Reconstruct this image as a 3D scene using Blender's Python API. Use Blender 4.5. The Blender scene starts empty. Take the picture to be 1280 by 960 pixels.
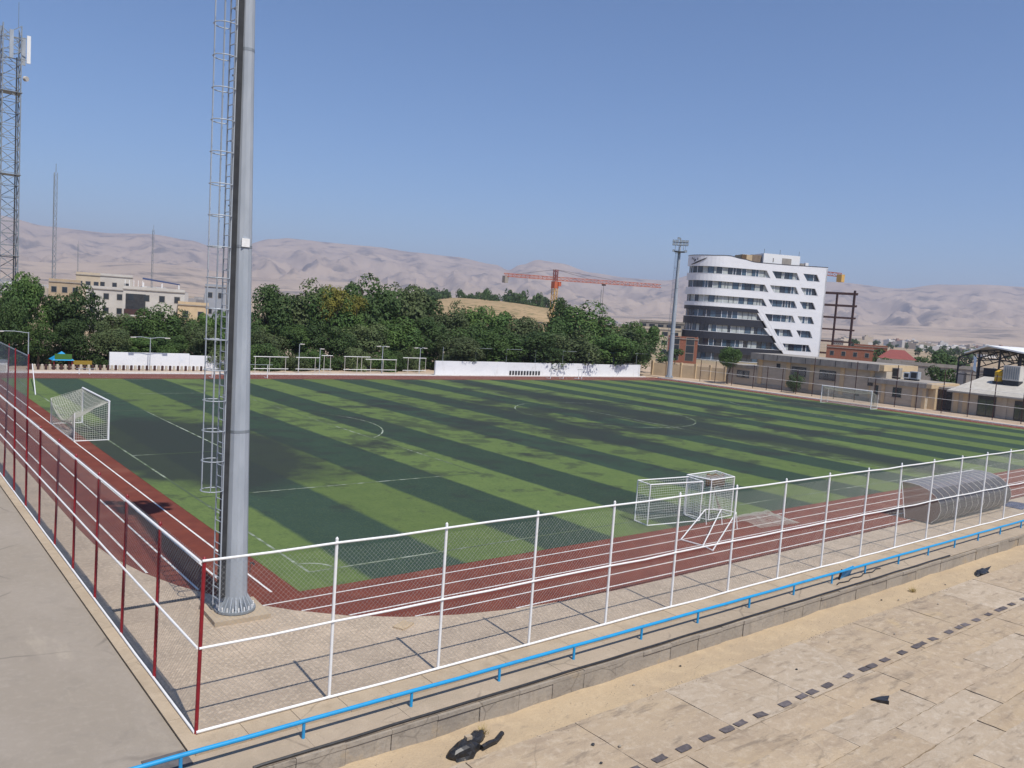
import bpy, math, random
from mathutils import Vector, Matrix, noise
R_ = math.radians
rnd = random.Random(7)
S = bpy.context.scene
COL = S.collection

# ------------------------------------------------------------------ camera, world, sun, exposure
FPX, CAM = 1021.2, Vector((-12.561, -25.802, 9.493))
YAW, PITCH, ROLL = 0.686182, 0.0851476, 0.0687579
_F = Vector((math.sin(YAW)*math.cos(PITCH), math.cos(YAW)*math.cos(PITCH), -math.sin(PITCH)))
_R = Vector((math.cos(YAW), -math.sin(YAW), 0)); _U = _R.cross(_F)
CR = _R*math.cos(ROLL) + _U*math.sin(ROLL); CU = -_R*math.sin(ROLL) + _U*math.cos(ROLL)
cd = bpy.data.cameras.new('camera'); cam = bpy.data.objects.new('camera', cd); COL.objects.link(cam)
cd.sensor_width = 36; cd.lens = FPX*36/1280; cd.clip_start = .1; cd.clip_end = 60000
M3 = Matrix((CR, CU, -_F)).transposed()
cam.matrix_world = Matrix.Translation(CAM) @ M3.to_4x4()
S.camera = cam
S.render.resolution_x, S.render.resolution_y = 1024, 768
W = bpy.data.worlds.new('World'); S.world = W; W.use_nodes = True
nt = W.node_tree; bg = nt.nodes['Background']
sky = nt.nodes.new('ShaderNodeTexSky'); sky.sky_type = 'NISHITA'; sky.sun_disc = False
sky.sun_elevation = R_(58.5); sky.sun_rotation = R_(185); sky.altitude = 0
sky.air_density = 1.0; sky.dust_density = 0; sky.ozone_density = 10
nt.links.new(sky.outputs[0], bg.inputs[0]); bg.inputs[1].default_value = .12
sd = bpy.data.lights.new('sun', 'SUN'); sun = bpy.data.objects.new('sun', sd); COL.objects.link(sun)
sd.energy = 4.9; sd.angle = R_(.53); sd.color = (1, .945, .86)
sun.rotation_euler = Vector((.052, .61, -1)).to_track_quat('-Z', 'Y').to_euler(); sun.location = (-20, -60, 80)
vs = S.view_settings; vs.view_transform = 'Standard'; vs.look = 'None'; vs.exposure = 0; vs.gamma = 1; vs.use_curve_mapping = False
S.render.engine = 'CYCLES'

def ray(px, py): return _F + CR*((px-640)/FPX) - CU*((py-480)/FPX)
def at(px, py, X=None, Y=None, Z=None, D=None):
    """world point seen at a photo pixel, on a plane X=, Y=, Z= or at horizontal distance D="""
    d = ray(px, py)
    if X is not None: t = (X-CAM.x)/d.x
    elif Y is not None: t = (Y-CAM.y)/d.y
    elif Z is not None: t = (Z-CAM.z)/d.z
    else: t = D/math.hypot(d.x, d.y)
    return CAM + d*t

# ------------------------------------------------------------------ materials
MATS = {}
def mat(name, col, col2=None, rough=.8, scale=3., metal=0., bump=0., bscale=None, detail=5, contrast=(.35, .65), col3=None, scale3=.3,
        amt3=(.5, .7), coord='pos', alpha=1., spec=.3, stretch=None, rand=0., trans=0.):
    if name in MATS: return MATS[name]
    m = bpy.data.materials.new(name); m.use_nodes = True; t = m.node_tree; N = t.nodes; L = t.links
    b = N['Principled BSDF']; b.inputs['Roughness'].default_value = rough; b.inputs['Metallic'].default_value = metal
    b.inputs['Specular IOR Level'].default_value = spec
    c4 = lambda c: (c[0], c[1], c[2], 1)
    b.inputs['Base Color'].default_value = c4(col)
    if coord == 'pos': g = N.new('ShaderNodeNewGeometry').outputs['Position']
    else: g = N.new('ShaderNodeTexCoord').outputs['Object']
    if stretch:
        mp = N.new('ShaderNodeMapping'); mp.inputs['Scale'].default_value = stretch; L.new(g, mp.inputs[0]); g2 = mp.outputs[0]
    else: g2 = g
    out = None
    def nz(sc, dt=detail, src=g2):
        n = N.new('ShaderNodeTexNoise'); n.inputs['Scale'].default_value = sc; n.inputs['Detail'].default_value = dt
        n.inputs['Roughness'].default_value = .6; L.new(src, n.inputs['Vector']); return n.outputs['Fac']
    def ramp(src, a, bb):
        r = N.new('ShaderNodeMapRange'); r.inputs[1].default_value = a; r.inputs[2].default_value = bb; L.new(src, r.inputs[0]); return r.outputs[0]
    def mix(f, A, B):
        x = N.new('ShaderNodeMix'); x.data_type = 'RGBA'; L.new(f, x.inputs[0])
        for s, v in ((x.inputs[6], A), (x.inputs[7], B)):
            if isinstance(v, tuple): s.default_value = c4(v)
            else: L.new(v, s)
        return x.outputs[2]
    if col2: out = mix(ramp(nz(scale), *contrast), col, col2)
    if col3: out = mix(ramp(nz(scale3, 6), *amt3), out or col, col3)
    if rand:
        oi = N.new('ShaderNodeObjectInfo'); h = N.new('ShaderNodeHueSaturation')
        mr = N.new('ShaderNodeMapRange'); mr.inputs[3].default_value = 1-rand; mr.inputs[4].default_value = 1+rand
        L.new(oi.outputs['Random'], mr.inputs[0]); L.new(mr.outputs[0], h.inputs['Value'])
        if out is None: h.inputs['Color'].default_value = c4(col)
        else: L.new(out, h.inputs['Color'])
        out = h.outputs[0]
    if out is not None: L.new(out, b.inputs['Base Color'])
    if bump:
        bp = N.new('ShaderNodeBump'); bp.inputs['Strength'].default_value = bump; bp.inputs['Distance'].default_value = .02
        L.new(nz(bscale or scale*8, 4, g), bp.inputs['Height']); L.new(bp.outputs[0], b.inputs['Normal'])
    b.inputs['Alpha'].default_value = alpha
    b.inputs['Transmission Weight'].default_value = trans
    MATS[name] = m; return m

def turf(name, a, b_, da, db, dirt, dirt_amt):
    m = mat(name, a, b_, rough=.9, scale=.9, contrast=(.3, .7), bump=.5, bscale=45, spec=.15)
    t = m.node_tree; N = t.nodes; L = t.links; bs = N['Principled BSDF']
    src = bs.inputs['Base Color'].links[0].from_socket
    g = N.new('ShaderNodeNewGeometry')
    n0 = N.new('ShaderNodeTexNoise'); n0.inputs['Scale'].default_value = .7; n0.inputs['Detail'].default_value = 6; L.new(g.outputs['Position'], n0.inputs[0])
    dk = N.new('ShaderNodeMix'); dk.data_type = 'RGBA'; L.new(n0.outputs[0], dk.inputs[0]); dk.inputs[6].default_value = (*da, 1); dk.inputs[7].default_value = (*db, 1)
    src = stripes(m, src, dk.outputs[2])
    def layer(src, scale, stretch, lo, hi, col):
        mp = N.new('ShaderNodeMapping'); mp.inputs['Scale'].default_value = stretch; L.new(g.outputs['Position'], mp.inputs[0])
        n = N.new('ShaderNodeTexNoise'); n.inputs['Scale'].default_value = scale; n.inputs['Detail'].default_value = 7; n.inputs['Roughness'].default_value = .68
        L.new(mp.outputs[0], n.inputs[0])
        r = N.new('ShaderNodeMapRange'); r.inputs[1].default_value = lo; r.inputs[2].default_value = hi; L.new(n.outputs[0], r.inputs[0])
        x = N.new('ShaderNodeMix'); x.data_type = 'RGBA'; L.new(r.outputs[0], x.inputs[0]); L.new(src, x.inputs[6]); x.inputs[7].default_value = (*col, 1)
        return x.outputs[2]
    src = layer(src, .085, (1, .62, 1), dirt_amt, dirt_amt+.13, dirt)          # worn patches with crumb rubber showing
    src = layer(src, 1.3, (1, .5, 1), .6, .8, (.05, .062, .035))
    src = layer(src, 6., (1, .7, 1), .52, .8, (.045, .068, .03))
    src = layer(src, 22., (1, 1, 1), .52, .85, (.16, .21, .085))
    # bare goal mouths and centre spot: worn by play, an elliptic patch in front of each goal
    sx = N.new('ShaderNodeSeparateXYZ'); L.new(g.outputs['Position'], sx.inputs[0])
    def ell(cx, cy, rx, ry, amp=1.6, lo=1.5, hi=2., mx=.92, nsc=.25):
        def term(o, c, r):
            q = N.new('ShaderNodeMath'); q.operation = 'SUBTRACT'; L.new(o, q.inputs[0]); q.inputs[1].default_value = c
            d = N.new('ShaderNodeMath'); d.operation = 'DIVIDE'; L.new(q.outputs[0], d.inputs[0]); d.inputs[1].default_value = r
            p = N.new('ShaderNodeMath'); p.operation = 'POWER'; L.new(d.outputs[0], p.inputs[0]); p.inputs[1].default_value = 2; return p.outputs[0]
        s = N.new('ShaderNodeMath'); s.operation = 'ADD'; L.new(term(sx.outputs[0], cx, rx), s.inputs[0]); L.new(term(sx.outputs[1], cy, ry), s.inputs[1])
        n = N.new('ShaderNodeTexNoise'); n.inputs['Scale'].default_value = nsc; n.inputs['Detail'].default_value = 7; n.inputs['Roughness'].default_value = .62; L.new(g.outputs['Position'], n.inputs[0])
        k = N.new('ShaderNodeMath'); k.operation = 'MULTIPLY_ADD'; L.new(n.outputs[0], k.inputs[0]); k.inputs[1].default_value = amp; L.new(s.outputs[0], k.inputs[2])
        r = N.new('ShaderNodeMapRange'); r.inputs[1].default_value = lo; r.inputs[2].default_value = hi; r.inputs[3].default_value = mx; r.inputs[4].default_value = 0
        L.new(k.outputs[0], r.inputs[0]); return r.outputs[0]
    for e in ((4., 25, 6.5, 13), (47, 31, 38, 28, 7, 3.2, 3.75, .85, .16), (90, 32, 6, 11, 3, 1.8, 2.4), (30, 32, 60, 34, 6, 2.75, 3.15, .55, .45), (51, 30, 4.6, 44, 2.6, 1.75, 2.5, .8, .3), (37, 30, 3, 26, 3, 1.7, 2.5, .6, .3)):
        x = N.new('ShaderNodeMix'); x.data_type = 'RGBA'; L.new(ell(*e), x.inputs[0]); L.new(src, x.inputs[6])
        x.inputs[7].default_value = (*dirt, 1); src = x.outputs[2]
    L.new(src, bs.inputs['Base Color']); bs.inputs['Sheen Weight'].default_value = .05; bs.inputs['Sheen Roughness'].default_value = .45; bs.inputs['Sheen Tint'].default_value = (.9, 1, .6, 1); return m

def weathered(name, base, layers, cracks=None, rough=.95, bump=.5, bscale=14, rand=.03):
    """layers: (noise scale, lo, hi, colour, amount, stretch); cracks: (cell scale, width, colour, amount)"""
    m = bpy.data.materials.new(name); m.use_nodes = True; t = m.node_tree; N = t.nodes; L = t.links; b = N['Principled BSDF']
    b.inputs['Roughness'].default_value = rough; b.inputs['Specular IOR Level'].default_value = .1
    g = N.new('ShaderNodeNewGeometry').outputs['Position']; rgb = N.new('ShaderNodeRGB'); rgb.outputs[0].default_value = (*base, 1); src = rgb.outputs[0]
    def mixin(src, fac, col):
        x = N.new('ShaderNodeMix'); x.data_type = 'RGBA'; L.new(fac, x.inputs[0]); L.new(src, x.inputs[6]); x.inputs[7].default_value = (*col, 1); return x.outputs[2]
    def rng(src, a, b_, mx):
        r = N.new('ShaderNodeMapRange'); r.inputs[1].default_value = a; r.inputs[2].default_value = b_; r.inputs[4].default_value = mx; L.new(src, r.inputs[0]); return r.outputs[0]
    h = None
    for k, (sc, lo, hi, col, amt, stx) in enumerate(layers):
        mp = N.new('ShaderNodeMapping'); mp.inputs['Scale'].default_value = stx; mp.inputs['Location'].default_value = (k*3.7, k*1.9, 0); L.new(g, mp.inputs[0])
        n = N.new('ShaderNodeTexNoise'); n.inputs['Scale'].default_value = sc; n.inputs['Detail'].default_value = 9; n.inputs['Roughness'].default_value = .66; n.inputs['Distortion'].default_value = .3; L.new(mp.outputs[0], n.inputs[0])
        src = mixin(src, rng(n.outputs[0], lo, hi, amt), col)
    if cracks:
        sc, wd, col, amt = cracks
        n = N.new('ShaderNodeTexNoise'); n.inputs['Scale'].default_value = 1.3; n.inputs['Detail'].default_value = 6; L.new(g, n.inputs[0])
        ad = N.new('ShaderNodeMix'); ad.data_type = 'VECTOR'; ad.inputs[0].default_value = .22; L.new(g, ad.inputs[4]); L.new(n.outputs['Color'], ad.inputs[5])
        v = N.new('ShaderNodeTexVoronoi'); v.feature = 'DISTANCE_TO_EDGE'; v.inputs['Scale'].default_value = sc; L.new(ad.outputs[1], v.inputs['Vector'])
        n2 = N.new('ShaderNodeTexNoise'); n2.inputs['Scale'].default_value = .5; n2.inputs['Detail'].default_value = 3; L.new(g, n2.inputs[0])
        e = rng(v.outputs['Distance'], wd, wd*.25, amt); k2 = rng(n2.outputs[0], .48, .6, 1)
        mu = N.new('ShaderNodeMath'); mu.operation = 'MULTIPLY'; L.new(e, mu.inputs[0]); L.new(k2, mu.inputs[1]); src = mixin(src, mu.outputs[0], col)
    oi = N.new('ShaderNodeObjectInfo'); hs = N.new('ShaderNodeHueSaturation'); L.new(rng(oi.outputs['Random'], 0, 1, 2*rand), N.new('ShaderNodeMath').inputs[0])
    ml = [q for q in N if q.type == 'MATH'][-1]; ml.operation = 'ADD'; ml.inputs[1].default_value = 1-rand; L.new(ml.outputs[0], hs.inputs['Value']); L.new(src, hs.inputs['Color'])
    L.new(hs.outputs[0], b.inputs['Base Color'])
    bp = N.new('ShaderNodeBump'); bp.inputs['Strength'].default_value = bump; bp.inputs['Distance'].default_value = .02
    n = N.new('ShaderNodeTexNoise'); n.inputs['Scale'].default_value = bscale; n.inputs['Detail'].default_value = 6; L.new(g, n.inputs[0]); L.new(n.outputs[0], bp.inputs['Height']); L.new(bp.outputs[0], b.inputs['Normal'])
    MATS[name] = m; return m
def stripes(m, light, dark):
    t = m.node_tree; N = t.nodes; L = t.links
    g = N.new('ShaderNodeNewGeometry'); sx = N.new('ShaderNodeSeparateXYZ'); L.new(g.outputs['Position'], sx.inputs[0])
    n = N.new('ShaderNodeTexNoise'); n.inputs['Scale'].default_value = .55; n.inputs['Detail'].default_value = 8; n.inputs['Roughness'].default_value = .7; L.new(g.outputs['Position'], n.inputs[0])
    def mth(op, a, b):
        q = N.new('ShaderNodeMath'); q.operation = op
        for i, v in enumerate((a, b)):
            if isinstance(v, (int, float)): q.inputs[i].default_value = v
            else: L.new(v, q.inputs[i])
        return q.outputs[0]
    x = mth('ADD', sx.outputs[0], mth('MULTIPLY', mth('SUBTRACT', n.outputs[0], .5), .45))
    w = mth('SINE', mth('MULTIPLY', mth('SUBTRACT', x, 1.57), 2*math.pi/8.06), 0)
    r = N.new('ShaderNodeMapRange'); r.inputs[1].default_value = -.1; r.inputs[2].default_value = .1; L.new(w, r.inputs[0])
    mx = N.new('ShaderNodeMix'); mx.data_type = 'RGBA'; L.new(r.outputs[0], mx.inputs[0]); L.new(light, mx.inputs[6]); L.new(dark, mx.inputs[7])
    oi = N.new('ShaderNodeObjectInfo'); hs = N.new('ShaderNodeHueSaturation'); mr = N.new('ShaderNodeMapRange'); mr.inputs[3].default_value = .86; mr.inputs[4].default_value = 1.14
    L.new(oi.outputs['Random'], mr.inputs[0]); L.new(mr.outputs[0], hs.inputs['Value']); L.new(mx.outputs[2], hs.inputs['Color']); return hs.outputs[0]
T_L = T_D = turf('artificial_turf', (.112, .158, .047), (.084, .126, .039), (.033, .06, .045), (.02, .04, .03), (.028, .034, .031), .565)
M_TRK = mat('tartan', (.18, .053, .036), (.14, .042, .031), rough=.92, scale=1.2, bump=.35, bscale=60, col3=(.21, .085, .06), scale3=.35, amt3=(.52, .78), spec=.1)
M_LINE = mat('line_paint', (.72, .71, .68), (.5, .47, .44), rough=.85, scale=3.5, contrast=(.45, .75))
M_TLINE = mat('turf_line', (.36, .4, .33), (.12, .16, .085), rough=.9, scale=1.6, contrast=(.4, .58), col3=(.075, .105, .055), scale3=.12, amt3=(.44, .53))
M_PAVE = mat('paving', (.45, .36, .27), (.36, .29, .22), rough=.95, scale=1.1, bump=.5, bscale=22, rand=.05, col3=(.54, .44, .33), scale3=9, amt3=(.48, .66), spec=.1)
M_ASPH = weathered('old_asphalt', (.31,.268,.218), [(.3,.45,.65,(.345,.3,.25),.8,(1,.6,1)),(1.1,.52,.75,(.25,.22,.185),.55,(1,1,1)),(5,.5,.8,(.41,.36,.3),.5,(1,1,1)),(40,.5,.75,(.22,.195,.165),.45,(1,1,1)),(.5,.58,.7,(.44,.38,.3),.6,(1.4,.5,1))], (.28,.012,(.16,.14,.12),.55), bump=.35, bscale=50)
M_KERB = weathered('kerb_concrete', (.44,.355,.255), [(1.2,.45,.65,(.37,.295,.21),.8,(1,1,1)),(4,.5,.7,(.5,.41,.3),.6,(1,1,1)),(7,.58,.72,(.28,.23,.17),.55,(1,1,1)),(35,.5,.72,(.32,.26,.19),.5,(1,1,1))], (.8,.014,(.2,.165,.13),.5), bump=.5, bscale=25, rand=.05)
M_LEDGE = weathered('ledge_concrete', (.41,.33,.245), [(.6,.45,.65,(.35,.285,.21),.8,(.5,1,1)),(2.5,.5,.7,(.48,.39,.29),.6,(1,1,1)),(5,.58,.72,(.26,.215,.165),.55,(1,1,1)),(30,.5,.72,(.3,.245,.185),.5,(1,1,1))], (.5,.015,(.2,.165,.13),.6), bump=.5, bscale=20, rand=.04)
M_BLK = weathered('block_wall', (.34,.3,.25), [(.8,.45,.65,(.28,.245,.205),.8,(1,1,2)),(2.5,.5,.7,(.42,.36,.28),.6,(1,1,.5)),(6,.55,.72,(.2,.175,.145),.6,(1,1,.3)),(1.3,.58,.7,(.4,.31,.2),.7,(1,1,1)),(25,.5,.75,(.24,.21,.175),.5,(1,1,1))], (.9,.02,(.15,.13,.11),.6), bump=1., bscale=9, rand=.07)
M_SAND = weathered('sandy_ground', (.48,.37,.24), [(.6,.45,.62,(.42,.325,.22),.8,(.6,1,1)),(2,.5,.68,(.55,.43,.28),.7,(1,1,1)),(3.5,.58,.7,(.33,.265,.19),.6,(.7,1.3,1)),(25,.5,.7,(.36,.285,.2),.6,(1,1,1))], None, bump=.9, bscale=12)
M_TER = weathered('terrace_concrete', (.42,.33,.235), [(.35,.42,.65,(.47,.365,.245),.8,(.6,1.3,1)),(1.2,.48,.66,(.33,.255,.185),.85,(.45,1.5,1)),(4,.5,.68,(.53,.44,.33),.75,(1,1,1)),(2.2,.55,.66,(.23,.185,.14),.75,(.4,1.6,1)),(30,.5,.72,(.3,.24,.18),.5,(1,1,1)),(.8,.6,.72,(.52,.39,.22),.6,(1,1,1))], (.4,.008,(.22,.18,.135),.35), bump=.7, bscale=16, rand=.04)
M_TER2 = weathered('terrace_pale', (.46,.375,.28), [(.5,.45,.65,(.42,.33,.235),.7,(.6,1.3,1)),(1.6,.48,.66,(.36,.285,.205),.8,(.45,1.5,1)),(4,.5,.68,(.55,.47,.37),.75,(1,1,1)),(3,.55,.66,(.25,.2,.15),.75,(.4,1.6,1)),(30,.5,.72,(.33,.265,.2),.5,(1,1,1))], (.4,.008,(.24,.195,.145),.35), bump=.6, bscale=18, rand=.04)
M_MARK = mat('seat_mark', (.1, .085, .09), (.17, .15, .145), rough=.9, scale=7, contrast=(.4, .7), rand=.25)
M_GND = mat('dry_land', (.4, .3, .2), (.31, .24, .165), rough=1, scale=.02, col3=(.22, .2, .13), scale3=.006, amt3=(.5, .7), spec=.05)
M_YARD = mat('yard_soil', (.5, .39, .29), (.41, .32, .235), rough=1, scale=.5, bump=.3, bscale=6, spec=.05)
M_WHITE = mat('white_paint', (.8, .8, .79), (.7, .69, .66), rough=.5, scale=5, contrast=(.5, .8), col3=(.42, .3, .2), scale3=9, amt3=(.66, .78))
M_RED = mat('dark_red_paint', (.28, .013, .022), (.2, .012, .018), rough=.42, scale=4, spec=.4, col3=(.36, .1, .08), scale3=7, amt3=(.6, .75))
M_BLUE = mat('blue_paint', (.015, .3, .6), (.03, .22, .45), rough=.45, scale=3, spec=.5, contrast=(.5, .8))
M_GALV = mat('galvanised', (.43, .465, .505), (.31, .345, .385), rough=.55, scale=2.2, metal=.12, stretch=(1, 1, .25), contrast=(.3, .7))
M_GALVD = mat('galvanised_dull', (.3, .33, .36), (.22, .25, .27), rough=.6, scale=3, metal=.4)
M_WIRE = mat('fence_wire', (.34, .34, .33), rough=.5, metal=.3)
M_NET = mat('net_cord', (.5, .5, .44), rough=.9)
M_NETW = mat('white_net_cord', (.75, .75, .72), rough=.9)
M_BLACK = mat('black_plastic', (.012, .012, .014), (.03, .03, .032), rough=.42, scale=6, spec=.5)
M_DARK = mat('dark_steel', (.03, .032, .036), (.05, .052, .055), rough=.6, scale=2)
M_RUST = mat('primer_steel', (.075, .035, .03), (.05, .03, .03), rough=.7, scale=2)
M_GLASS = mat('window_glass', (.03, .04, .05), rough=.08, spec=.9)
M_GLASSB = mat('blue_glass', (.05, .09, .13), rough=.1, spec=.9)
M_CURT = mat('window_curtain', (.45, .48, .46), (.33, .36, .36), rough=.8, scale=1.2)
M_CLAD = mat('white_cladding', (.77, .78, .81), (.72, .73, .76), rough=.4, scale=.35, spec=.5, stretch=(1,1,3), col3=(.62,.62,.64), scale3=.8, amt3=(.64,.8))
M_CHAR = mat('charcoal_cladding', (.025, .027, .035), rough=.4, spec=.5)
M_WWALL = weathered('white_wash', (.74,.75,.77), [(.25,.5,.7,(.64,.65,.68),.7,(1,1,2)),(1.2,.56,.72,(.5,.48,.46),.6,(1,1,.4)),(.6,.6,.75,(.55,.62,.72),.5,(1,1,1))], None, bump=.3)
M_BEIGE = mat('beige_tile', (.5, .44, .36), (.42, .37, .3), rough=.9, scale=.8, stretch=(1, 1, 3))
M_OCHRE = mat('ochre_plaster', (.6, .46, .29), (.52, .4, .25), rough=.9, scale=1.2)
M_GREYC = mat('grey_concrete', (.36, .33, .29), (.27, .245, .22), rough=.95, scale=1.5, stretch=(1, 1, .35))
M_CREAM = mat('cream_render', (.56, .47, .35), (.5, .42, .31), rough=.9, scale=.5)
M_PALE = mat('pale_render', (.58, .55, .5), (.5, .47, .43), rough=.9, scale=.5)
M_BRICK = mat('red_brick', (.3, .12, .075), (.24, .1, .065), rough=.95, scale=2)
M_ROOFL = mat('pale_roof', (.5, .47, .42), (.42, .39, .34), rough=.9, scale=1.3)
M_REDR = mat('red_roof', (.26, .075, .065), (.22, .065, .058), rough=.7, scale=1)
M_YEL = mat('yellow_plastic', (.6, .36, .03), rough=.5)
M_GREENP = mat('shaded_green_plastic', (.06, .15, .03), rough=.5)  # green dulled in its colour for the tree shade over the play set
M_BARK = mat('bark', (.12, .085, .06), (.08, .06, .045), rough=1, scale=6, bump=.6)
M_CRANE = mat('crane_paint', (.5, .11, .05), (.45, .14, .07), rough=.6, scale=.6)
M_CRANEY = mat('crane_yellow', (.6, .38, .12), rough=.6)
M_BROWN = mat('brown_cloth', (.16, .105, .06), (.12, .08, .045), rough=1, scale=4)
M_POLY = mat('smoked_polycarbonate', (.03, .03, .038), (.05, .048, .055), rough=.4, scale=2, alpha=.97, spec=.4)
M_POLYT = mat('clear_polycarbonate', (.2, .105, .07), rough=.3, alpha=.72, spec=.6)
M_POLYL = mat('frosted_polycarbonate', (.16, .16, .18), (.12, .12, .14), rough=.5, scale=2, alpha=.95, spec=.4)
M_BMAT = mat('navy_mat', (.03, .05, .12), (.05, .07, .15), rough=.8, scale=4)
M_SIGNB = mat('far_wall_stone', (.46, .36, .24), (.38, .3, .21), rough=.95, scale=.8)
M_DRY = mat('dry_grass', (.42, .33, .13), (.3, .22, .09), rough=1, scale=5)
M_FLAG = mat('pale_blue_flag', (.55, .66, .78), rough=.8)
M_LAMPG = mat('lamp_glass', (.25, .28, .3), rough=.15, spec=.8)

def leafmat(name, a, b, c):
    m = mat(name, a, b, rough=.6, scale=1.1, coord='obj', contrast=(.4, .6), col3=c, scale3=9, amt3=(.55, .7), rand=.22, spec=.25)
    t = m.node_tree; bs = t.nodes['Principled BSDF']; tr = t.nodes.new('ShaderNodeBsdfTranslucent'); ms = t.nodes.new('ShaderNodeMixShader')
    ms.inputs[0].default_value = .22; t.links.new(bs.inputs['Base Color'].links[0].from_socket, tr.inputs[0])
    t.links.new(bs.outputs[0], ms.inputs[1]); t.links.new(tr.outputs[0], ms.inputs[2]); t.links.new(ms.outputs[0], t.nodes['Material Output'].inputs[0]); return m
LEAF = [leafmat('leaf_mid', (.088, .15, .036), (.06, .115, .03), (.14, .215, .058)),
        leafmat('leaf_dark', (.066, .112, .032), (.048, .088, .026), (.098, .15, .046)),
        leafmat('leaf_dusty', (.11, .145, .056), (.08, .115, .044), (.15, .175, .08))]
LEAF_Y = leafmat('leaf_yellow', (.29, .25, .045), (.2, .2, .04), (.1, .14, .035))

# ------------------------------------------------------------------ mesh helpers
class MB:
    def __init__(s): s.v = []; s.f = []
    def add(s, vs, fs):
        o = len(s.v); s.v += [tuple(v) for v in vs]; s.f += [tuple(i+o for i in f) for f in fs]; return s
    def box(s, x0, x1, y0, y1, z0, z1):
        return s.add([(x0,y0,z0),(x1,y0,z0),(x1,y1,z0),(x0,y1,z0),(x0,y0,z1),(x1,y0,z1),(x1,y1,z1),(x0,y1,z1)],
                     [(0,3,2,1),(4,5,6,7),(0,1,5,4),(1,2,6,5),(2,3,7,6),(3,0,4,7)])
    def bar(s, a, b, w, h=None, up=(0,0,1)):
        a, b = Vector(a), Vector(b); d = (b-a).normalized(); u = Vector(up)
        if abs(d.dot(u)) > .97: u = Vector((1,0,0))
        r = d.cross(u).normalized(); u = r.cross(d); h = h or w
        c = [(-w/2,-h/2),(w/2,-h/2),(w/2,h/2),(-w/2,h/2)]
        return s.add([p+r*i+u*j for p in (a,b) for i,j in c], [(0,1,5,4),(1,2,6,5),(2,3,7,6),(3,0,4,7),(3,2,1,0),(4,5,6,7)])
    def tube(s, pts, r, n=6, r2=None, cap=True, closed=False):
        pts = [Vector(p) for p in pts]; m = len(pts); o = len(s.v); u = None
        for i, p in enumerate(pts):
            if closed: d = pts[(i+1) % m]-pts[i-1]
            else: d = pts[min(i+1,m-1)]-pts[max(i-1,0)]
            d.normalize()
            if u is None: u = d.orthogonal().normalized()
            u = (u-d*u.dot(d)).normalized(); w = d.cross(u)
            rr = r if r2 is None else r+(r2-r)*i/(m-1)
            for k in range(n):
                a = 2*math.pi*k/n; s.v.append(tuple(p+(u*math.cos(a)+w*math.sin(a))*rr))
        for i in range(m if closed else m-1):
            j = (i+1) % m
            for k in range(n):
                l = (k+1) % n; s.f.append((o+i*n+k, o+i*n+l, o+j*n+l, o+j*n+k))
        if cap and not closed: s.f.append(tuple(o+k for k in range(n))[::-1]); s.f.append(tuple(o+(m-1)*n+k for k in range(n)))
        return s
    def prism(s, poly, z0, z1):
        n = len(poly)
        return s.add([(x,y,z0) for x,y in poly]+[(x,y,z1) for x,y in poly], [tuple(range(n))[::-1], tuple(range(n,2*n))]+[(i,(i+1)%n,n+(i+1)%n,n+i) for i in range(n)])
    def xf(s, M): s.v = [tuple(M @ Vector(v)) for v in s.v]; return s
    def mesh(s, name, m=None, smooth=False):
        me = bpy.data.meshes.new(name); me.from_pydata(s.v, [], s.f); me.update()
        if m: me.materials.append(m)
        if smooth:
            for p in me.polygons: p.use_smooth = True
            me.set_sharp_from_angle(angle=R_(50))
        return me
    def build(s, name, m, parent=None, smooth=False): return link(name, s.mesh(name, m, smooth), parent)
def worldpos(o):
    p = Vector((0,0,0))
    return o.get('_w') and Vector(o['_w']) or p
def link(name, data, parent=None, loc=None, rz=0, local=False):
    """local=False: data is in world axes, the parent's own place is taken out again"""
    o = bpy.data.objects.new(name, data); COL.objects.link(o)
    if loc is not None: o.location = loc
    if rz: o.rotation_euler.z = rz
    if parent:
        o.parent = parent
        if not local and parent.parent is None and parent.type == 'EMPTY':
            o.matrix_parent_inverse = Matrix.LocRotScale(parent.location, parent.rotation_euler, parent.scale).inverted()
    return o
def tag(o, label=None, cat=None, group=None, kind=None):
    if label: o['label'] = label
    if cat: o['category'] = cat
    if group: o['group'] = group
    if kind: o['kind'] = kind
    return o
def thing(name, label, cat, loc, rz=0, group=None):
    o = bpy.data.objects.new(name, None); COL.objects.link(o); o.location = loc; o.rotation_euler.z = rz; o.empty_display_size = .3
    return tag(o, label, cat, group)
def struct(name, mb, m): return tag(mb.build(name, m), kind='structure')
def tree_copy(o, parent=None):
    c = o.copy(); COL.objects.link(c)
    if parent: c.parent = parent
    for ch in o.children: tree_copy(ch, c)
    return c

# ------------------------------------------------------------------ land
WALLY = -10.5
g = MB(); B = 26000
g.add([(-B,WALLY+.06,-.03),(B,WALLY+.06,-.03),(B,B,-.03),(-B,B,-.03),(-B,WALLY+.06,-.64),(B,WALLY+.06,-.64),(-B,-B,-.64),(B,-B,-.64)],
      [(0,1,2,3),(4,5,1,0),(6,7,5,4)])
struct('ground', g, M_GND)
struct('yard', MB().add([(-40,60,-.02),(125,60,-.02),(125,128,-.02),(-40,128,-.02)],[(0,1,2,3)]), M_YARD)
struct('yard_strip', MB().add([(97,-9,-.016),(140,-9,-.016),(140,59.98,-.016),(97,59.98,-.016)],[(0,1,2,3)]), M_YARD)

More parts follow.
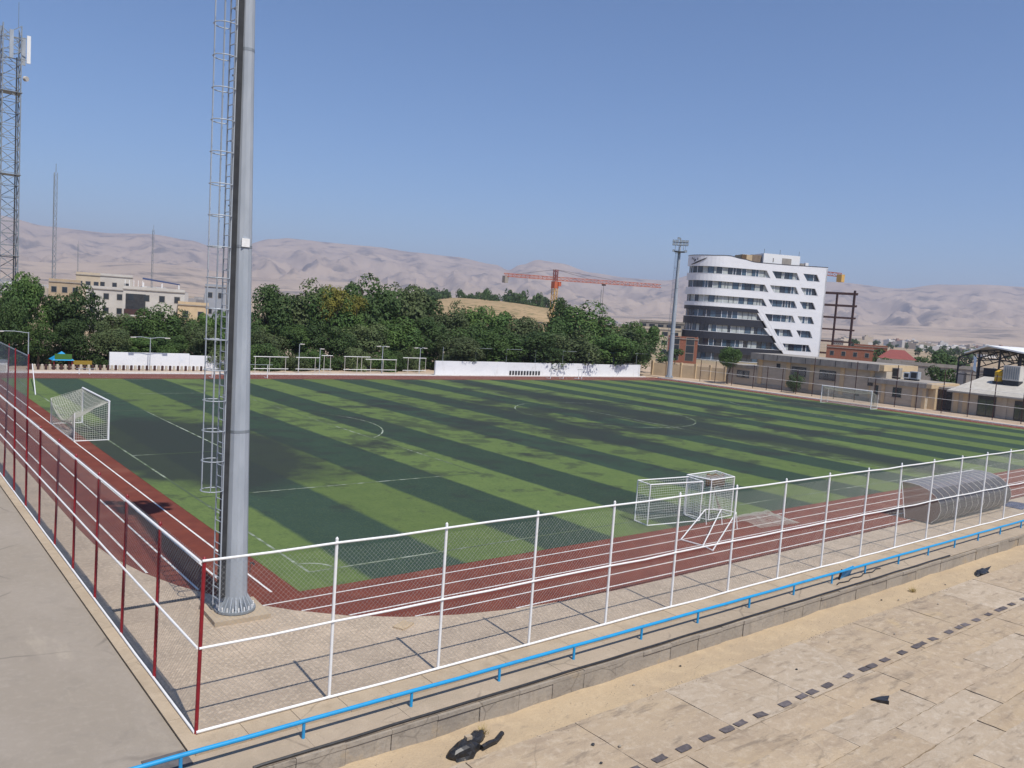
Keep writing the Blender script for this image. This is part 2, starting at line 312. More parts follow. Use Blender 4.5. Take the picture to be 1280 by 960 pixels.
# mountains: ridge profile (azimuth, elevation) as seen, real distance and relief
RIDGE = [(-60,2.6),(-35,3.3),(-15,3.0),(-2,3.9),(7,3.75),(9.4,3.38),(12.5,3.32),(15.2,3.5),(17.5,3.34),(19,3.0),(20.5,3.3),(22.5,3.9),(23.5,4.05),(26.6,4.0),(29.3,3.96),(32,3.8),(34.8,3.72),
         (37.6,3.36),(38.5,3.05),(39.4,3.5),(40.5,3.9),(42,3.78),(44.3,3.27),(47,3.05),(49.3,3.03),(51.5,3.6),(55,3.75),(60.5,3.54),(63.9,3.3),(66.5,3.67),(68.7,3.76),(70.7,3.7),(80,3.2),(100,3.6),(125,2.6),(150,3)]
def prof(t, a):
    for (a0,e0),(a1,e1) in zip(t, t[1:]):
        if a0 <= a <= a1:
            k = (a-a0)/(a1-a0); k = k*k*(3-2*k); return e0+(e1-e0)*k
    return t[-1][1]
def range_mesh(r0, r1, r2, tab, na, nr, rough, seed, a0=-58, a1=148):
    mb = MB()
    for i in range(na+1):
        az = a0+(a1-a0)*i/na; H = 9.5+r1*math.tan(R_(prof(tab, az)))
        ca, sa = math.cos(R_(az)), math.sin(R_(az))
        for j in range(nr+1):
            k = j/nr; r = r0+(r2-r0)*k
            if r < r1:
                s = (r-r0)/(r1-r0); base = H*(.35*s+.65*s**1.9)
            else: base = H*(1-.5*((r-r1)/(r2-r1)))
            x, y = CAM.x+sa*r, CAM.y+ca*r
            p = Vector((R_(az)*r1/430+seed+.35*noise.noise(Vector((x/500,y/500,seed))), r/1500, seed*.3))
            n1 = noise.ridged_multi_fractal(p, 1., 2.1, 6, 1., 2.)-1.1
            n2 = noise.fractal(Vector((x/190, y/190, seed)), .8, 2, 5)
            env = math.sin(math.pi*min(1, max(0, (r-r0)/(r1-r0))))**.7 if r < r1 else .25
            edge = .12 if abs(r-r1) < (r2-r0)/nr*1.5 else 1
            z = base+rough*(n1*.8+n2*.35)*env*H*.2*edge
            mb.v.append((x, y, z-1.5 if j else -4))
    for i in range(na):
        for j in range(nr):
            a = i*(nr+1)+j; mb.f.append((a, a+nr+1, a+nr+2, a+1))
    return mb
M_MTN = mat('mountain_rock', (.46, .36, .265), (.34, .27, .21), rough=1, scale=.003, col3=(.17, .145, .12), scale3=.006, amt3=(.53, .66), detail=8, spec=.02)
mt = range_mesh(3000, 6800, 9000, RIDGE, 900, 110, 1., 3.1, -30, 115).build('mountains', M_MTN, smooth=True); tag(mt, kind='structure')
FOOT = [(-60,.9),(-10,1.1),(8,1.2),(16,1.7),(22,1.3),(27,1.5),(33,1.2),(40,.6),(46,.45),(50,.8),(56,1.),(62,.9),(66,1.05),(71,1.3),(80,1.),(150,1)]
ft = range_mesh(2000, 3700, 4600, FOOT, 600, 50, .9, 8.7, -30, 115).build('foothills', M_MTN, smooth=True); tag(ft, kind='structure')

# tan hill with trees on its back, beyond the park
hp = [(400,392),(450,385),(500,377),(560,373),(620,375),(690,387),(740,402),(790,412),(830,425)]
mb = MB(); rings = ((300,.0),(345,.45),(395,.82),(450,1.),(520,.95),(640,0))
hts = [at(x, y, D=450) for x, y in hp]
cols = []
for i in range(len(hp)-1):
    for q in range(6): cols.append(hts[i].lerp(hts[i+1], q/6))
cols.append(hts[-1])
for p in cols:
    d = Vector((p.x-CAM.x, p.y-CAM.y, 0)).normalized()
    for D, k in rings:
        x, y = CAM.x+d.x*D, CAM.y+d.y*D
        mb.v.append((x, y, max(-.5, p.z*k+noise.noise(Vector((x/30, y/30, 2)))*1.1*(k > 0)-.02)))
n = len(rings)
for i in range(len(cols)-1):
    for j in range(n-1): a = i*n+j; mb.f.append((a, a+n, a+n+1, a+1))
tag(mb.build('hill', mat('dry_hillside', (.4, .29, .17), (.33, .24, .14), rough=1, scale=.05, col3=(.2, .17, .09), scale3=.25, amt3=(.5, .62), spec=.03), smooth=True), kind='structure')

# ------------------------------------------------------------------ pitch, track, paving
def arc_corner():
    # outer edge of the tartan between the two straights at the near left corner
    return [(-5.55,9.),(-5.5,6.6),(-5.3,4.6),(-4.85,2.5),(-4.25,.7),(-3.6,-.6),(-2.9,-1.8),(-1.9,-3.05),(-.7,-4.2),(.7,-5.1),(2.3,-5.75),(4.1,-6.2),(6.2,-6.45),(8.5,-6.55)]
poly = arc_corner()+[(99,-6.55),(99,70.8),(-5.55,70.8)]
struct('running_track', MB().prism(poly, -.02, .006), M_TRK)
pitch = struct('football_pitch', MB().add([(-1.1,-1.6,.009),(96.4,-1.85,.009),(96.4,65.6,.009),(-1.1,65.6,.009)],[(0,1,2,3)]), T_D)
x = -1.1; i = 0; edges = [1.57+4.03*k for k in range(24)]
y0 = lambda X: -1.6-.25*(X+1.1)/97.5+(.12 if X < 3 else 0)
for e in edges:
    e = min(e, 96.4)
    if e-x < .1: break
    MB().add([(x,y0(x),.014),(e,y0(e),.014),(e,65.6,.014),(x,65.6,.014)],[(0,1,2,3)]).build('turf_strip', T_D if i % 2 else T_L, pitch); x = e; i += 1
def line(a, b, w=.11, z=.02, m=M_TLINE, parent=pitch, name='marking_line'):
    a, b = Vector((*a, z)), Vector((*b, z)); d = (b-a).normalized(); r = Vector((d.y,-d.x,0))*w/2
    return MB().add([a-r,b-r,b+r,a+r],[(0,1,2,3)]).build(name, m, parent)
def curve_line(c, r, a0, a1, n=24, w=.11, z=.02, m=M_TLINE):
    mb = MB()
    for i in range(n+1):
        t = R_(a0+(a1-a0)*i/n)
        for q in (r-w/2, r+w/2): mb.v.append((c[0]+q*math.cos(t), c[1]+q*math.sin(t), z))
    mb.f = [(2*i,2*i+1,2*i+3,2*i+2) for i in range(n)]
    return mb.build('marking_line', m, pitch)
LEN, WID = 94.8, 64.5; MID = WID/2
for a, b in (((0,0),(LEN,0)),((0,WID),(LEN,WID)),((0,0),(0,WID)),((LEN,0),(LEN,WID)),((LEN/2,0),(LEN/2,WID))): line(a, b)
for gx, s in ((0,1),(LEN,-1)):
    for dep, half in ((5.5,9.16),(16.5,20.16)):
        line((gx+s*dep, MID-half), (gx+s*dep, MID+half), z=.0225)
        for q in (-1,1): line((gx, MID+q*half), (gx+s*dep, MID+q*half), z=.025)
    c = 53.1; curve_line((gx+s*11, MID), 9.15, (-c if s > 0 else 180-c), (c if s > 0 else 180+c), z=.0275)
curve_line((LEN/2, MID), 9.15, 0, 360, 60, z=.0225)
curve_line((0,0), 1., 0, 90, 10, z=.0225); curve_line((LEN,0), 1., 90, 180, 10, z=.0225)
trk = bpy.data.objects['running_track']
for yy, xs in ((-2.25,-2.65),(-3.2,-1.75),(-4.2,-.65),(-5.25,1.05),(-6.22,4.3)):
    line((xs,yy),(97.5,yy), .07, .012, M_LINE, trk, 'lane_line')
for xx, ys in ((-1.9,-1.25),(-2.93,.35),(-3.82,.0),(-4.75,2.35)): line((xx,ys),(xx,66), .075, .0135, M_LINE, trk, 'lane_line')
for yy in (66.6,67.6,68.7,69.8): line((-3,yy),(97,yy), .06, .012, M_LINE, trk, 'lane_line')
for xx in (97.2,98.2): line((xx,-2),(xx,66), .05, .0145, M_LINE, trk, 'lane_line')

# paving bays between track and fences (joints between the slabs)
pav = struct('paving', MB().prism([(-6.72,-8.78),(99,-8.78),(99,-6.3),(8.5,-6.3),(0,-1),(-5,9),(-5,70),(-6.72,70)], -.02, -.005), M_PAVE)
def clip_to_pave(x0,x1,y0,y1):
    # keep the part of the bay lying outside the tartan edge
    poly = [(x0,y0),(x1,y0),(x1,y1),(x0,y1)]
    return poly
bay = {}
def paving_slab(x0,x1,y0,y1):
    w, h = round(x1-x0,3), round(y1-y0,3)
    if (w,h) not in bay: bay[(w,h)] = MB().box(-w/2+.003,w/2-.003,-h/2+.003,h/2-.003,-.03,0).mesh('paving_slab', M_PAVE)
    link('paving_slab', bay[(w,h)], pav, ((x0+x1)/2,(y0+y1)/2,rnd.uniform(-.001,.001)))
S_ = 1.15
for i in range(36):
    for j in range(2):
        X0 = -6.72+i*S_; Y0 = -8.78+j*S_
        if j == 1 and X0 > 9: paving_slab(X0, X0+S_, Y0, Y0+1.1)
        elif X0 <= 9 or j == 0: paving_slab(X0, X0+S_, Y0, Y0+S_)
for i in range(12):
    for j in range(2, 16):
        X0 = -6.72+i*S_; Y0 = -8.78+j*S_
        if X0 > 4.5-(j-2)*1.2 or X0 > -5.6+S_*.1 and j > 9: continue
        paving_slab(X0, X0+S_, Y0, Y0+S_)

# asphalt road beside the fence, kerb
struct('asphalt_road', MB().add([(-40,-10.7,.0),(-7.1,-10.7,.0),(-7.1,90,.0),(-40,90,.0)],[(0,1,2,3)]), M_ASPH)
kerb = struct('kerb', MB().box(-7.09,-6.76,-9.5,72,-.02,.03), M_KERB)
km = MB().box(-.165,.165,-.745,.745,0,.06).mesh('kerb_stone', M_KERB)
for i in range(54): link('kerb_stone', km, kerb, (-6.925,-8.73+i*1.5,rnd.uniform(-.004,.004)))
# ledge under the white fence and the block wall in front of it
ledge = struct('ledge', MB().box(-40,99,WALLY+.02,-8.85,-.5,-.02), M_LEDGE)
lm = [MB().box(-.59,.59,-.37,.37,-.03,.05).mesh('ledge_slab', M_KERB), MB().box(-1.197,1.197,-.55,.5,-.03,.0).mesh('ledge_slab', M_LEDGE)]
for i in range(48): link('ledge_slab', lm[0], ledge, (-6.4+i*1.19,-9.19,rnd.uniform(-.006,.004)))
for i in range(24): link('ledge_slab', lm[1], ledge, (-6.0+i*2.4,-10.1,rnd.uniform(-.004,.004)))
link('drain_cover', MB().box(-.42,.42,-.3,.3,0,.022).mesh('drain_cover', mat('drain_concrete', (.14,.13,.13), (.1,.095,.095), scale=6)), ledge, (-7.55,-9.55,.005))
wall = tag(thing('block_wall', 'low weathered grey concrete block wall below the blue rail', 'wall', (10,WALLY,-.62)))
x = -9.
while x < 62:
    w = rnd.choice((1.15,1.25,1.3,1.2)); top = -.02-rnd.uniform(0,.035)
    MB().box(x+.008,x+w-.008,WALLY-.2+rnd.uniform(-.015,.015),WALLY+.05,-.64,-.15+rnd.uniform(-.02,.01)).build('wall_block', M_BLK, wall)
    MB().box(x+.003,x+w-.003,WALLY-.22+rnd.uniform(-.02,.02),WALLY+.05,-.14,top).build('cap_block', M_BLK, wall)
    x += w
# sandy walkway and terrace treads
mb = MB(); nx, ny = 150, 8
for i in range(nx+1):
    for j in range(ny+1):
        X = -12+i*.5; Y = -12.5+j*(WALLY+12.5-.0)/ny; e = (j/ny)**2
        mb.v.append((X,Y,-.6+.05*noise.noise(Vector((X*.9,Y*1.3,1)))+.09*e*(.5+.5*noise.noise(Vector((X*.35,3,1))))))
for i in range(nx):
    for j in range(ny): a = i*(ny+1)+j; mb.f.append((a,a+ny+1,a+ny+2,a+1))
tag(mb.build('walkway', M_SAND, smooth=True), kind='structure')

def rough_slab(w, d, h, seed, nx=10, ny=5, jag=.018):
    """concrete slab with worn, uneven edges and a slightly dished top"""
    mb = MB(); r = random.Random(seed); top = []
    for i in range(nx+1):
        for j in range(ny+1):
            ex = jag*r.uniform(-1,.2) if i in (0,nx) else 0; ey = jag*r.uniform(-1.4,.2) if j in (0,ny) else 0
            X = -w/2+w*i/nx; Y = -d/2+d*j/ny
            X += -ex if i == 0 else ex if i == nx else 0; Y += -ey if j == 0 else ey if j == ny else 0
            z = -abs(r.gauss(0,.006)) if i in (0,nx) or j in (0,ny) else r.gauss(0,.002)
            mb.v.append((X,Y,z))
    for i in range(nx):
        for j in range(ny): a = i*(ny+1)+j; mb.f.append((a,a+ny+1,a+ny+2,a+1))
    per = [i*(ny+1) for i in range(nx+1)]+[nx*(ny+1)+j for j in range(1,ny+1)]+[i*(ny+1)+ny for i in range(nx-1,-1,-1)]+[j for j in range(ny-1,0,-1)]
    o = len(mb.v)
    for k in per: v = mb.v[k]; mb.v.append((v[0],v[1],-h))
    n = len(per)
    for k in range(n): mb.f.append((per[k],o+k,o+(k+1)%n,per[(k+1)%n]))
    return mb
ter = struct('terrace', MB().box(-14,66,-24.,-12.32,-.66,-.36).box(-14,66,-24,-16.1,-.37,-.07).box(-14,66,-24,-19.0,-.08,.22).box(-14,66,-24,-21.6,.2,.5), M_TER)
tm = [rough_slab(3.29,2.49,.28,40+k).mesh('terrace_slab', M_TER2 if k == 1 else M_TER) for k in range(4)]
for i in range(-4,18):
    link('terrace_slab', tm[(i*7)%4] if i not in (2,) else tm[1], ter, (-.45+i*3.3,-13.54,-.3+rnd.uniform(-.005,.005)))
bm_ = [rough_slab(2.915,1.3,.28,60+k,nx=12).mesh('terrace_slab', M_TER) for k in range(3)]
for i in range(-4,20): link('terrace_slab', bm_[i%3], ter, (.9+i*2.92,-15.45,-.285+rnd.uniform(-.004,.004)))
um = [rough_slab(4.0,1.0,.28,70+k,nx=16,ny=5,jag=.022).mesh('terrace_slab', (M_TER2,M_TER)[k%2]) for k in range(4)]
for i in range(-3,15):
    for j in range(3): link('terrace_slab', um[(i*3+j*2)%4], ter, (-.2+i*4.01+(j%2)*1.7,-16.62-j*.99,.0+rnd.uniform(-.007,.007)))
    for j in range(2): link('terrace_slab', um[(i+j)%4], ter, (1.2+i*4.01+j*2.1,-19.5-j*1.0,.3+rnd.uniform(-.007,.007)))
# rubble strip along the broken step edge
mb = MB(); rr = random.Random(5)
def pebble(mb, c, s, r):
    vs = []
    for z, k in ((-.5,.6),(0,1),(.5,.55)):
        for q in range(5):
            a = 2*math.pi*q/5+r.uniform(-.3,.3); vs.append((c[0]+math.cos(a)*s*k*r.uniform(.7,1.2), c[1]+math.sin(a)*s*k*r.uniform(.6,1.1), c[2]+z*s*r.uniform(.7,1)))
    mb.add(vs, [(0,1,2,3,4)[::-1],(10,11,12,13,14)]+[(a*5+q,a*5+(q+1)%5,a*5+5+(q+1)%5,a*5+5+q) for a in (0,1) for q in range(5)])
for k in range(1500):
    X = rr.uniform(-4,32); w = noise.noise(Vector((X*.5,1,4)))
    line_ = rr.choice((0,0,1,1,2))
    if line_ == 0 and w > -.1: pebble(mb,(X,-12.3+rr.gauss(-.05,.09),-.3),rr.uniform(.006,.022),rr)
    elif line_ == 1 and w > -.2: pebble(mb,(X,-16.08+rr.gauss(.02,.06),-.27),rr.uniform(.006,.026),rr)
    elif w > 0: pebble(mb,(X,-19.0+rr.gauss(.03,.07),.02),rr.uniform(.008,.03),rr)
for k in range(700): pebble(mb,(rr.uniform(-4,40),rr.uniform(-12.2,-10.98),-.57+.04),rr.uniform(.005,.016),rr)
tag(mb.build('rubble', mat('rubble_stone', (.36,.29,.21), (.24,.2,.155), scale=5)), 'loose grit and mortar crumbs along the worn concrete step edges', 'rubble', kind='stuff')
# dark square marks left where seats were fixed
q0 = [(880+a/3.2,660+b/3.2) for a,b in ((10,840),(85,800),(135,775),(213,740),(312,697),(380,668),(425,652),(485,625),(570,587),(630,560),(665,548),(718,525),(780,493),(835,468),(865,460),(912,442),(972,413),(1015,395),(1040,385),(1087,367),(1130,343),(1165,325),(1190,318),(1215,300),(1265,280))]
xs = [at(a,b,Z=-.29).x for a,b in q0]; per = (xs[20]-xs[0])/20
mm = []
for k in range(3):
    r = random.Random(k+3); w, d = .2, .1
    pts = []
    for cx, cy in ((-w,-d),(0,-d*1.05),(w,-d),(w*1.02,0),(w,d),(0,d*1.02),(-w,d),(-w*1.03,0)): pts.append((cx+r.uniform(-.025,.025),cy+r.uniform(-.02,.02)))
    mm.append(MB().prism(pts,0,.006).mesh('seat_mark', M_MARK))
xx = list(xs)
st = xs[4]-xs[0]
for k in (1,2,3,4): xx.append(xs[0]-k*.85)
for k, X in enumerate(xx): link('seat_mark', mm[k%3], ter, (X,-14.56,-.288), R_(rnd.uniform(-4,4)))

# ------------------------------------------------------------------ fences
def chainlink(w, h, cell=.085, r=.0022, z0=.06):
    mb = MB(); step = cell*1.414
    def seg(a, b):
        a, b = Vector(a), Vector(b)
        if (b-a).length < .02: return
        mb.tube([a,b], r, 3, cap=False)
    k = -h
    while k < w:
        x0, zz0 = max(k,0), max(0,-k); x1 = min(w,k+h); z1 = x1-k
        if x1 > x0:
            seg((x0,.0,z0+zz0),(x1,.0,z0+z1)); seg((w-x0,.004,z0+zz0),(w-x1,.004,z0+z1))
        k += step
    return mb
FH = 3.9; SP = 3.13
wf = thing('white_fence', 'tall white steel chain link fence with white posts along the terrace ledge', 'fence', (-6.75,-8.8,.03))
panel = chainlink(SP, FH-.1).mesh('wire_mesh', M_WIRE)
postm = MB().tube([(0,0,0),(0,0,FH+.04)],.038,10).add([],[]).tube([(0,0,FH+.04),(0,0,FH+.075)],.03,8,.008).mesh('post', M_WHITE, True)
NP = 20
for k in range(NP):
    X = -6.75+k*SP; Y = -8.8+.0
    if k: link('post', postm, wf, (X,Y,0.03), R_(rnd.uniform(0,90))).rotation_euler.y = R_(rnd.gauss(0,.4))
    link('wire_mesh', panel, wf, (X,Y+.02,0.03))
    for z, r in ((.1,.034),(1.96,.03),(FH-.03,.03)):
        sag = rnd.uniform(-.03,.012)
        MB().tube([(X,Y-.035,z),(X+SP/2,Y-.035+rnd.uniform(-.008,.008),z+sag),(X+SP,Y-.035,z)],r,8).build('rail', M_WHITE, wf, True)
rf = thing('red_fence', 'dark red posted chain link fence with white rails beside the asphalt road', 'fence', (-6.72,-8.8,.03))
postr = MB().tube([(0,0,0),(0,0,FH-.02)],.042,10).tube([(0,0,FH-.02),(0,0,FH+.02)],.036,8,.01).mesh('post', M_RED, True)
postt = MB().tube([(0,0,0),(0,0,FH-.1)],.045,10).tube([(0,0,FH-.1),(0,0,6.45)],.03,8).mesh('post', M_RED, True)
panell = chainlink(3.1, FH-.1).mesh('wire_mesh', M_WIRE); panelt = chainlink(3.1, 2.5, .1, .0035, FH).mesh('wire_mesh', M_GALVD)
for k in range(16):
    Y = -8.8+3.1*k; X = -6.74
    o = link('post', postr if k < 7 else postt, rf, (X,Y,0.03)); o.rotation_euler = (R_(rnd.gauss(0,.3)), R_(rnd.gauss(.4,.3)), 0)
    link('wire_mesh', panell, rf, (X+.02,Y,0.03), R_(90))
    if k >= 7:
        link('wire_mesh', panelt, rf, (X+.02,Y,0.03), R_(90)); MB().tube([(X,Y,6.4),(X,Y+3.1,6.4)],.02,6).build('rail', M_GALVD, rf)
    for z, r in ((.09,.03),(1.96,.028),(FH-.06,.03)):
        MB().tube([(X-.036,Y,z),(X-.036+rnd.uniform(-.006,.006),Y+1.55,z+rnd.uniform(-.01,.01)),(X-.036,Y+3.1,z)],r,8).build('rail', M_WHITE, rf, True)
    MB().tube([(X+.05,Y,FH-.12),(X+.05,Y+3.1,FH-.12)],.018,6).build('cable_conduit', M_GALV, rf)

# blue rail on short posts
br = thing('blue_rail', 'long bright blue steel rail on short posts along the ledge above the block wall', 'rail', (-7.45,-10.08,0))
bx = [-10.2,-7.46,-4.86,-2.11,.56,3.21,6.02,8.71,11.53,14.25,16.91,19.46,22.3,25.1,27.8,30.5,33.2,36,38.7,41.4,44.1,46.8]
bp = MB().tube([(0,0,0),(0,0,.36)],.038,8).mesh('post', M_BLUE, True)
for X in bx: link('post', bp, br, (X,-10.08+rnd.uniform(-.01,.01),0))
for a, b in zip(bx, bx[1:]): MB().tube([(a,-10.08,.39),((a+b)/2,-10.08,.385+rnd.uniform(-.008,.006)),(b,-10.08,.39)],.05,10).build('rail', M_BLUE, br, True)
# black water hose on the ledge
pts = [(-6.2,-10.64,.02)]
X = -6.
while X < 26: pts.append((X,-10.64+.025*noise.noise(Vector((X*.6,2,0))),.03)); X += .4
tag(MB().tube(pts,.034,6).build('water_hose', M_BLACK, None, True), 'thin black hose lying along the edge of the ledge above the block wall', 'hose')
pts = [(16.9+.3*k,-10.3+.06*math.sin(k*1.7)+.02*k,.03) for k in range(14)]
tag(MB().tube(pts,.022,6).build('cable', M_BLACK, None, True), 'short kinked black cable on the ledge just behind the blue rail', 'cable')
bs = thing('blue_scrap', 'bent blue steel scrap with a dark edge leaning on the blue rail', 'scrap', (18.0,-10.0,0))
MB().add([(17.7,-9.95,0),(18.7,-9.85,0),(18.65,-10.0,.42),(17.75,-10.0,.36),(17.7,-9.9,0),(18.7,-9.8,0),(18.65,-9.97,.43),(17.75,-9.97,.37)],[(0,1,2,3),(7,6,5,4),(0,4,5,1),(1,5,6,2),(2,6,7,3),(3,7,4,0)]).build('sheet', M_BLUE, bs)
MB().bar((17.66,-9.95,0),(17.72,-10.02,.42),.08,.03).build('edge_strip', M_BLACK, bs)

# ------------------------------------------------------------------ floodlight masts
rung_m = MB().tube([(0,-.2,0),(0,.2,0)],.014,6).mesh('rung', M_GALV)
def light_mast(loc, H, r0, r1, lean, label, ladder_dir, zc, head_rz, full):
    t = thing('floodlight_mast', label, 'light mast', loc); L0 = Vector(loc)
    ctr = lambda z: L0+Vector((lean[0]*z/H, lean[1]*z/H, z))
    rad = lambda z: r0+(r1-r0)*z/H
    zs = [.22,5.55,10.9,16.4,H] if full else [.2,8,16,H]
    for a, b in zip(zs, zs[1:]):
        MB().tube([ctr(a),ctr(b)],rad(a),12,rad(b)).build('pole_section', M_GALV, t)
        if a > 1: MB().tube([ctr(a-.05),ctr(a+.03)],rad(a)+.007,12).build('joint_collar', M_GALVD, t)
    MB().tube([L0+Vector((0,0,.16)),L0+Vector((0,0,.225))],r0+.24,28).build('base_flange', M_GALVD, t)
    for k in range(20 if full else 8):
        a = 2*math.pi*k/(20 if full else 8); d = Vector((math.cos(a),math.sin(a),0)); s = Vector((-d.y,d.x,0))*.012
        b0 = L0+d*(r0-.02); 
        mb = MB().add([b0+s+Vector((0,0,.225)),b0+d*.24+s+Vector((0,0,.225)),b0+s+Vector((0,0,.62)),b0-s+Vector((0,0,.225)),b0+d*.24-s+Vector((0,0,.225)),b0-s+Vector((0,0,.62))],[(0,1,2),(5,4,3),(0,3,4,1),(1,4,5,2),(2,5,3,0)])
        mb.build('gusset', M_GALV, t)
        a += math.pi/20; d = Vector((math.cos(a),math.sin(a),0))
        if full: MB().tube([L0+d*(r0+.17)+Vector((0,0,.1)),L0+d*(r0+.17)+Vector((0,0,.34))],.02,6).build('anchor_bolt', M_WHITE, t)
    if full:
        fp = MB().box(-.82,.82,-.8,.8,-.02,.14).xf(Matrix.Translation(L0) @ Matrix.Rotation(R_(-3),4,'Z')).build('footing', M_KERB, t)
        h = ctr(1.62)+Vector((.3,-.36,0)); MB().tube([h,h+Vector((.06,-.08,.0)),h+Vector((.09,-.1,-.05))],.03,6).tube([h,h+Vector((0,0,-.3))],.012,5).build('cable_hook', M_DARK, t)
        q = ctr(11.0)+Vector((-.05,-1,0))*(rad(11)+.01); MB().box(q.x-.13,q.x+.1,q.y-.02,q.y+.02,q.z-.12,q.z+.12).build('notice_plate', M_WHITE, t)
    # ladder and safety cage
    u = Vector((*ladder_dir,0)).normalized(); v = Vector((-u.y,u.x,0))
    off = lambda z: ctr(z)+u*(rad(z)+.24)
    for s in (-1,1): MB().tube([off(.35)+v*.2*s,off(H-.5)+v*.2*s],.022,6).build('ladder_rail', M_GALV, t)
    # ventilation/cable tray on the mast behind the ladder
    MB().add([],[]).bar(ctr(.6)+u*(rad(.6)+.09)-v*.02,ctr(H-1)+u*(rad(H-1)+.06)-v*.02,.2,.16,up=u).build('cable_tray', M_DARK, t)
    if full:
        z = .6
        while z < H-.5:
            o = link('rung', rung_m, t, off(z)); o.rotation_euler.z = math.atan2(v.y,v.x)-math.pi/2; z += .33
        z = 1.2
        while z < H-1: MB().bar(ctr(z)+u*rad(z),off(z),.05,.04).build('bracket', M_GALVD, t); z += 1.8
    z = zc; hoops = []
    def hp(z, a):   # hoop point: a from -125 to 125 degrees round the climber
        c = off(z)+u*.22; return c+u*.33*math.cos(R_(a))+v*.33*math.sin(R_(a))
    while z < H-.4:
        MB().tube([off(z)+v*-.2]+[hp(z,a) for a in range(-125,126,25)]+[off(z)+v*.2],.016,5).build('cage_hoop', M_GALV, t); z += .87 if full else 2.6
    for a in ((-110,-55,0,55,110) if full else (-60,0,60)): MB().bar(hp(zc,a),hp(H-.5,a),.042,.012).build('cage_strap', M_GALV, t)
    # head: platform ring and two tiers of floodlights
    P0 = ctr(H)
    MB().tube([P0+Vector((math.cos(2*math.pi*k/14)*.95,math.sin(2*math.pi*k/14)*.95,-.9)) for k in range(14)],.05,6,closed=True).build('platform_ring', M_DARK, t)
    MB().tube([P0+Vector((0,0,-.93)),P0+Vector((0,0,-.88))],.95,14).build('platform', M_DARK, t)
    for k in range(7): 
        a = 2*math.pi*k/7; MB().tube([P0+Vector((math.cos(a)*.93,math.sin(a)*.93,-.9)),P0+Vector((math.cos(a)*.93,math.sin(a)*.93,.25))],.025,5).build('guard_post', M_GALVD, t)
    MB().tube([P0+Vector((0,0,-.1)),P0+Vector((0,0,1.5))],.09,8).build('head_pole', M_GALV, t)
    c, s = math.cos(head_rz), math.sin(head_rz); rx = Vector((c,s,0)); ry = Vector((-s,c,0))
    for zt, half in ((.25,1.35),(.75,1.35),(-.8,1.1)): MB().bar(P0+rx*-half+Vector((0,0,zt)),P0+rx*half+Vector((0,0,zt)),.09).build('crossarm', M_DARK, t)
    for row, (zt, xs_) in enumerate(((.42,(-1.15,-.6,0,.6,1.15)),(.98,(-1.15,-.6,.05,.6,1.15)),(1.45,(-.35,)),(-.75,(-1.05,1.0)))):
        for xk in xs_:
            c0 = P0+rx*xk+ry*-.15+Vector((0,0,zt)); 
            lampb = MB().add([c0+rx*a+ry*b+Vector((0,0,zz)) for a,b,zz in ((-.24,-.1,-.2),(.24,-.1,-.2),(.24,-.02,.2),(-.24,-.02,.2),(-.15,.2,-.1),(.15,.2,-.1),(.15,.22,.12),(-.15,.22,.12))],[(0,1,2,3),(7,6,5,4),(0,4,5,1),(1,5,6,2),(2,6,7,3),(3,7,4,0)]).build('floodlight', M_DARK, t)
            MB().add([c0+rx*a+ry*b+Vector((0,0,zz)) for a,b,zz in ((-.21,-.108,-.17),(.21,-.108,-.17),(.21,-.034,.17),(-.21,-.034,.17))],[(0,1,2,3)]).build('lens', M_LAMPG, lampb)
    return t
light_mast((-3.55,-2.45,0), 22.4, .355, .13, (-.3,.24), 'galvanised steel floodlight mast with caged ladder on a concrete footing near the fence corner', (-.86,-.1), 3.85, R_(150), True)
light_mast((101.3,69.2,0), 23.3, .5, .17, (0,0), 'galvanised floodlight mast at the far corner beyond the long white wall', (.2,.98), 4, R_(-45), False)

# drainage grating and a loose tile on the paving
dr = thing('drain_grating', 'narrow dark steel drain grating across the paving beside the big mast', 'grating', (-5.2,-.62,0), R_(0))
MB().box(-6.5,-3.98,-.72,-.52,.0,.008).build('channel', M_BLACK, dr)
for k in range(30): MB().box(-6.48+k*.084,-6.45+k*.084,-.71,-.53,.008,.02).build('bar', M_DARK, dr)
lt = rough_slab(.62,.42,.05,9,6,4,.03).mesh('loose_tile', M_SAND); tag(link('loose_tile', lt, None, (.33,-5.72,.052), R_(25)), 'pale broken tile lying on the paving by the track edge', 'tile')

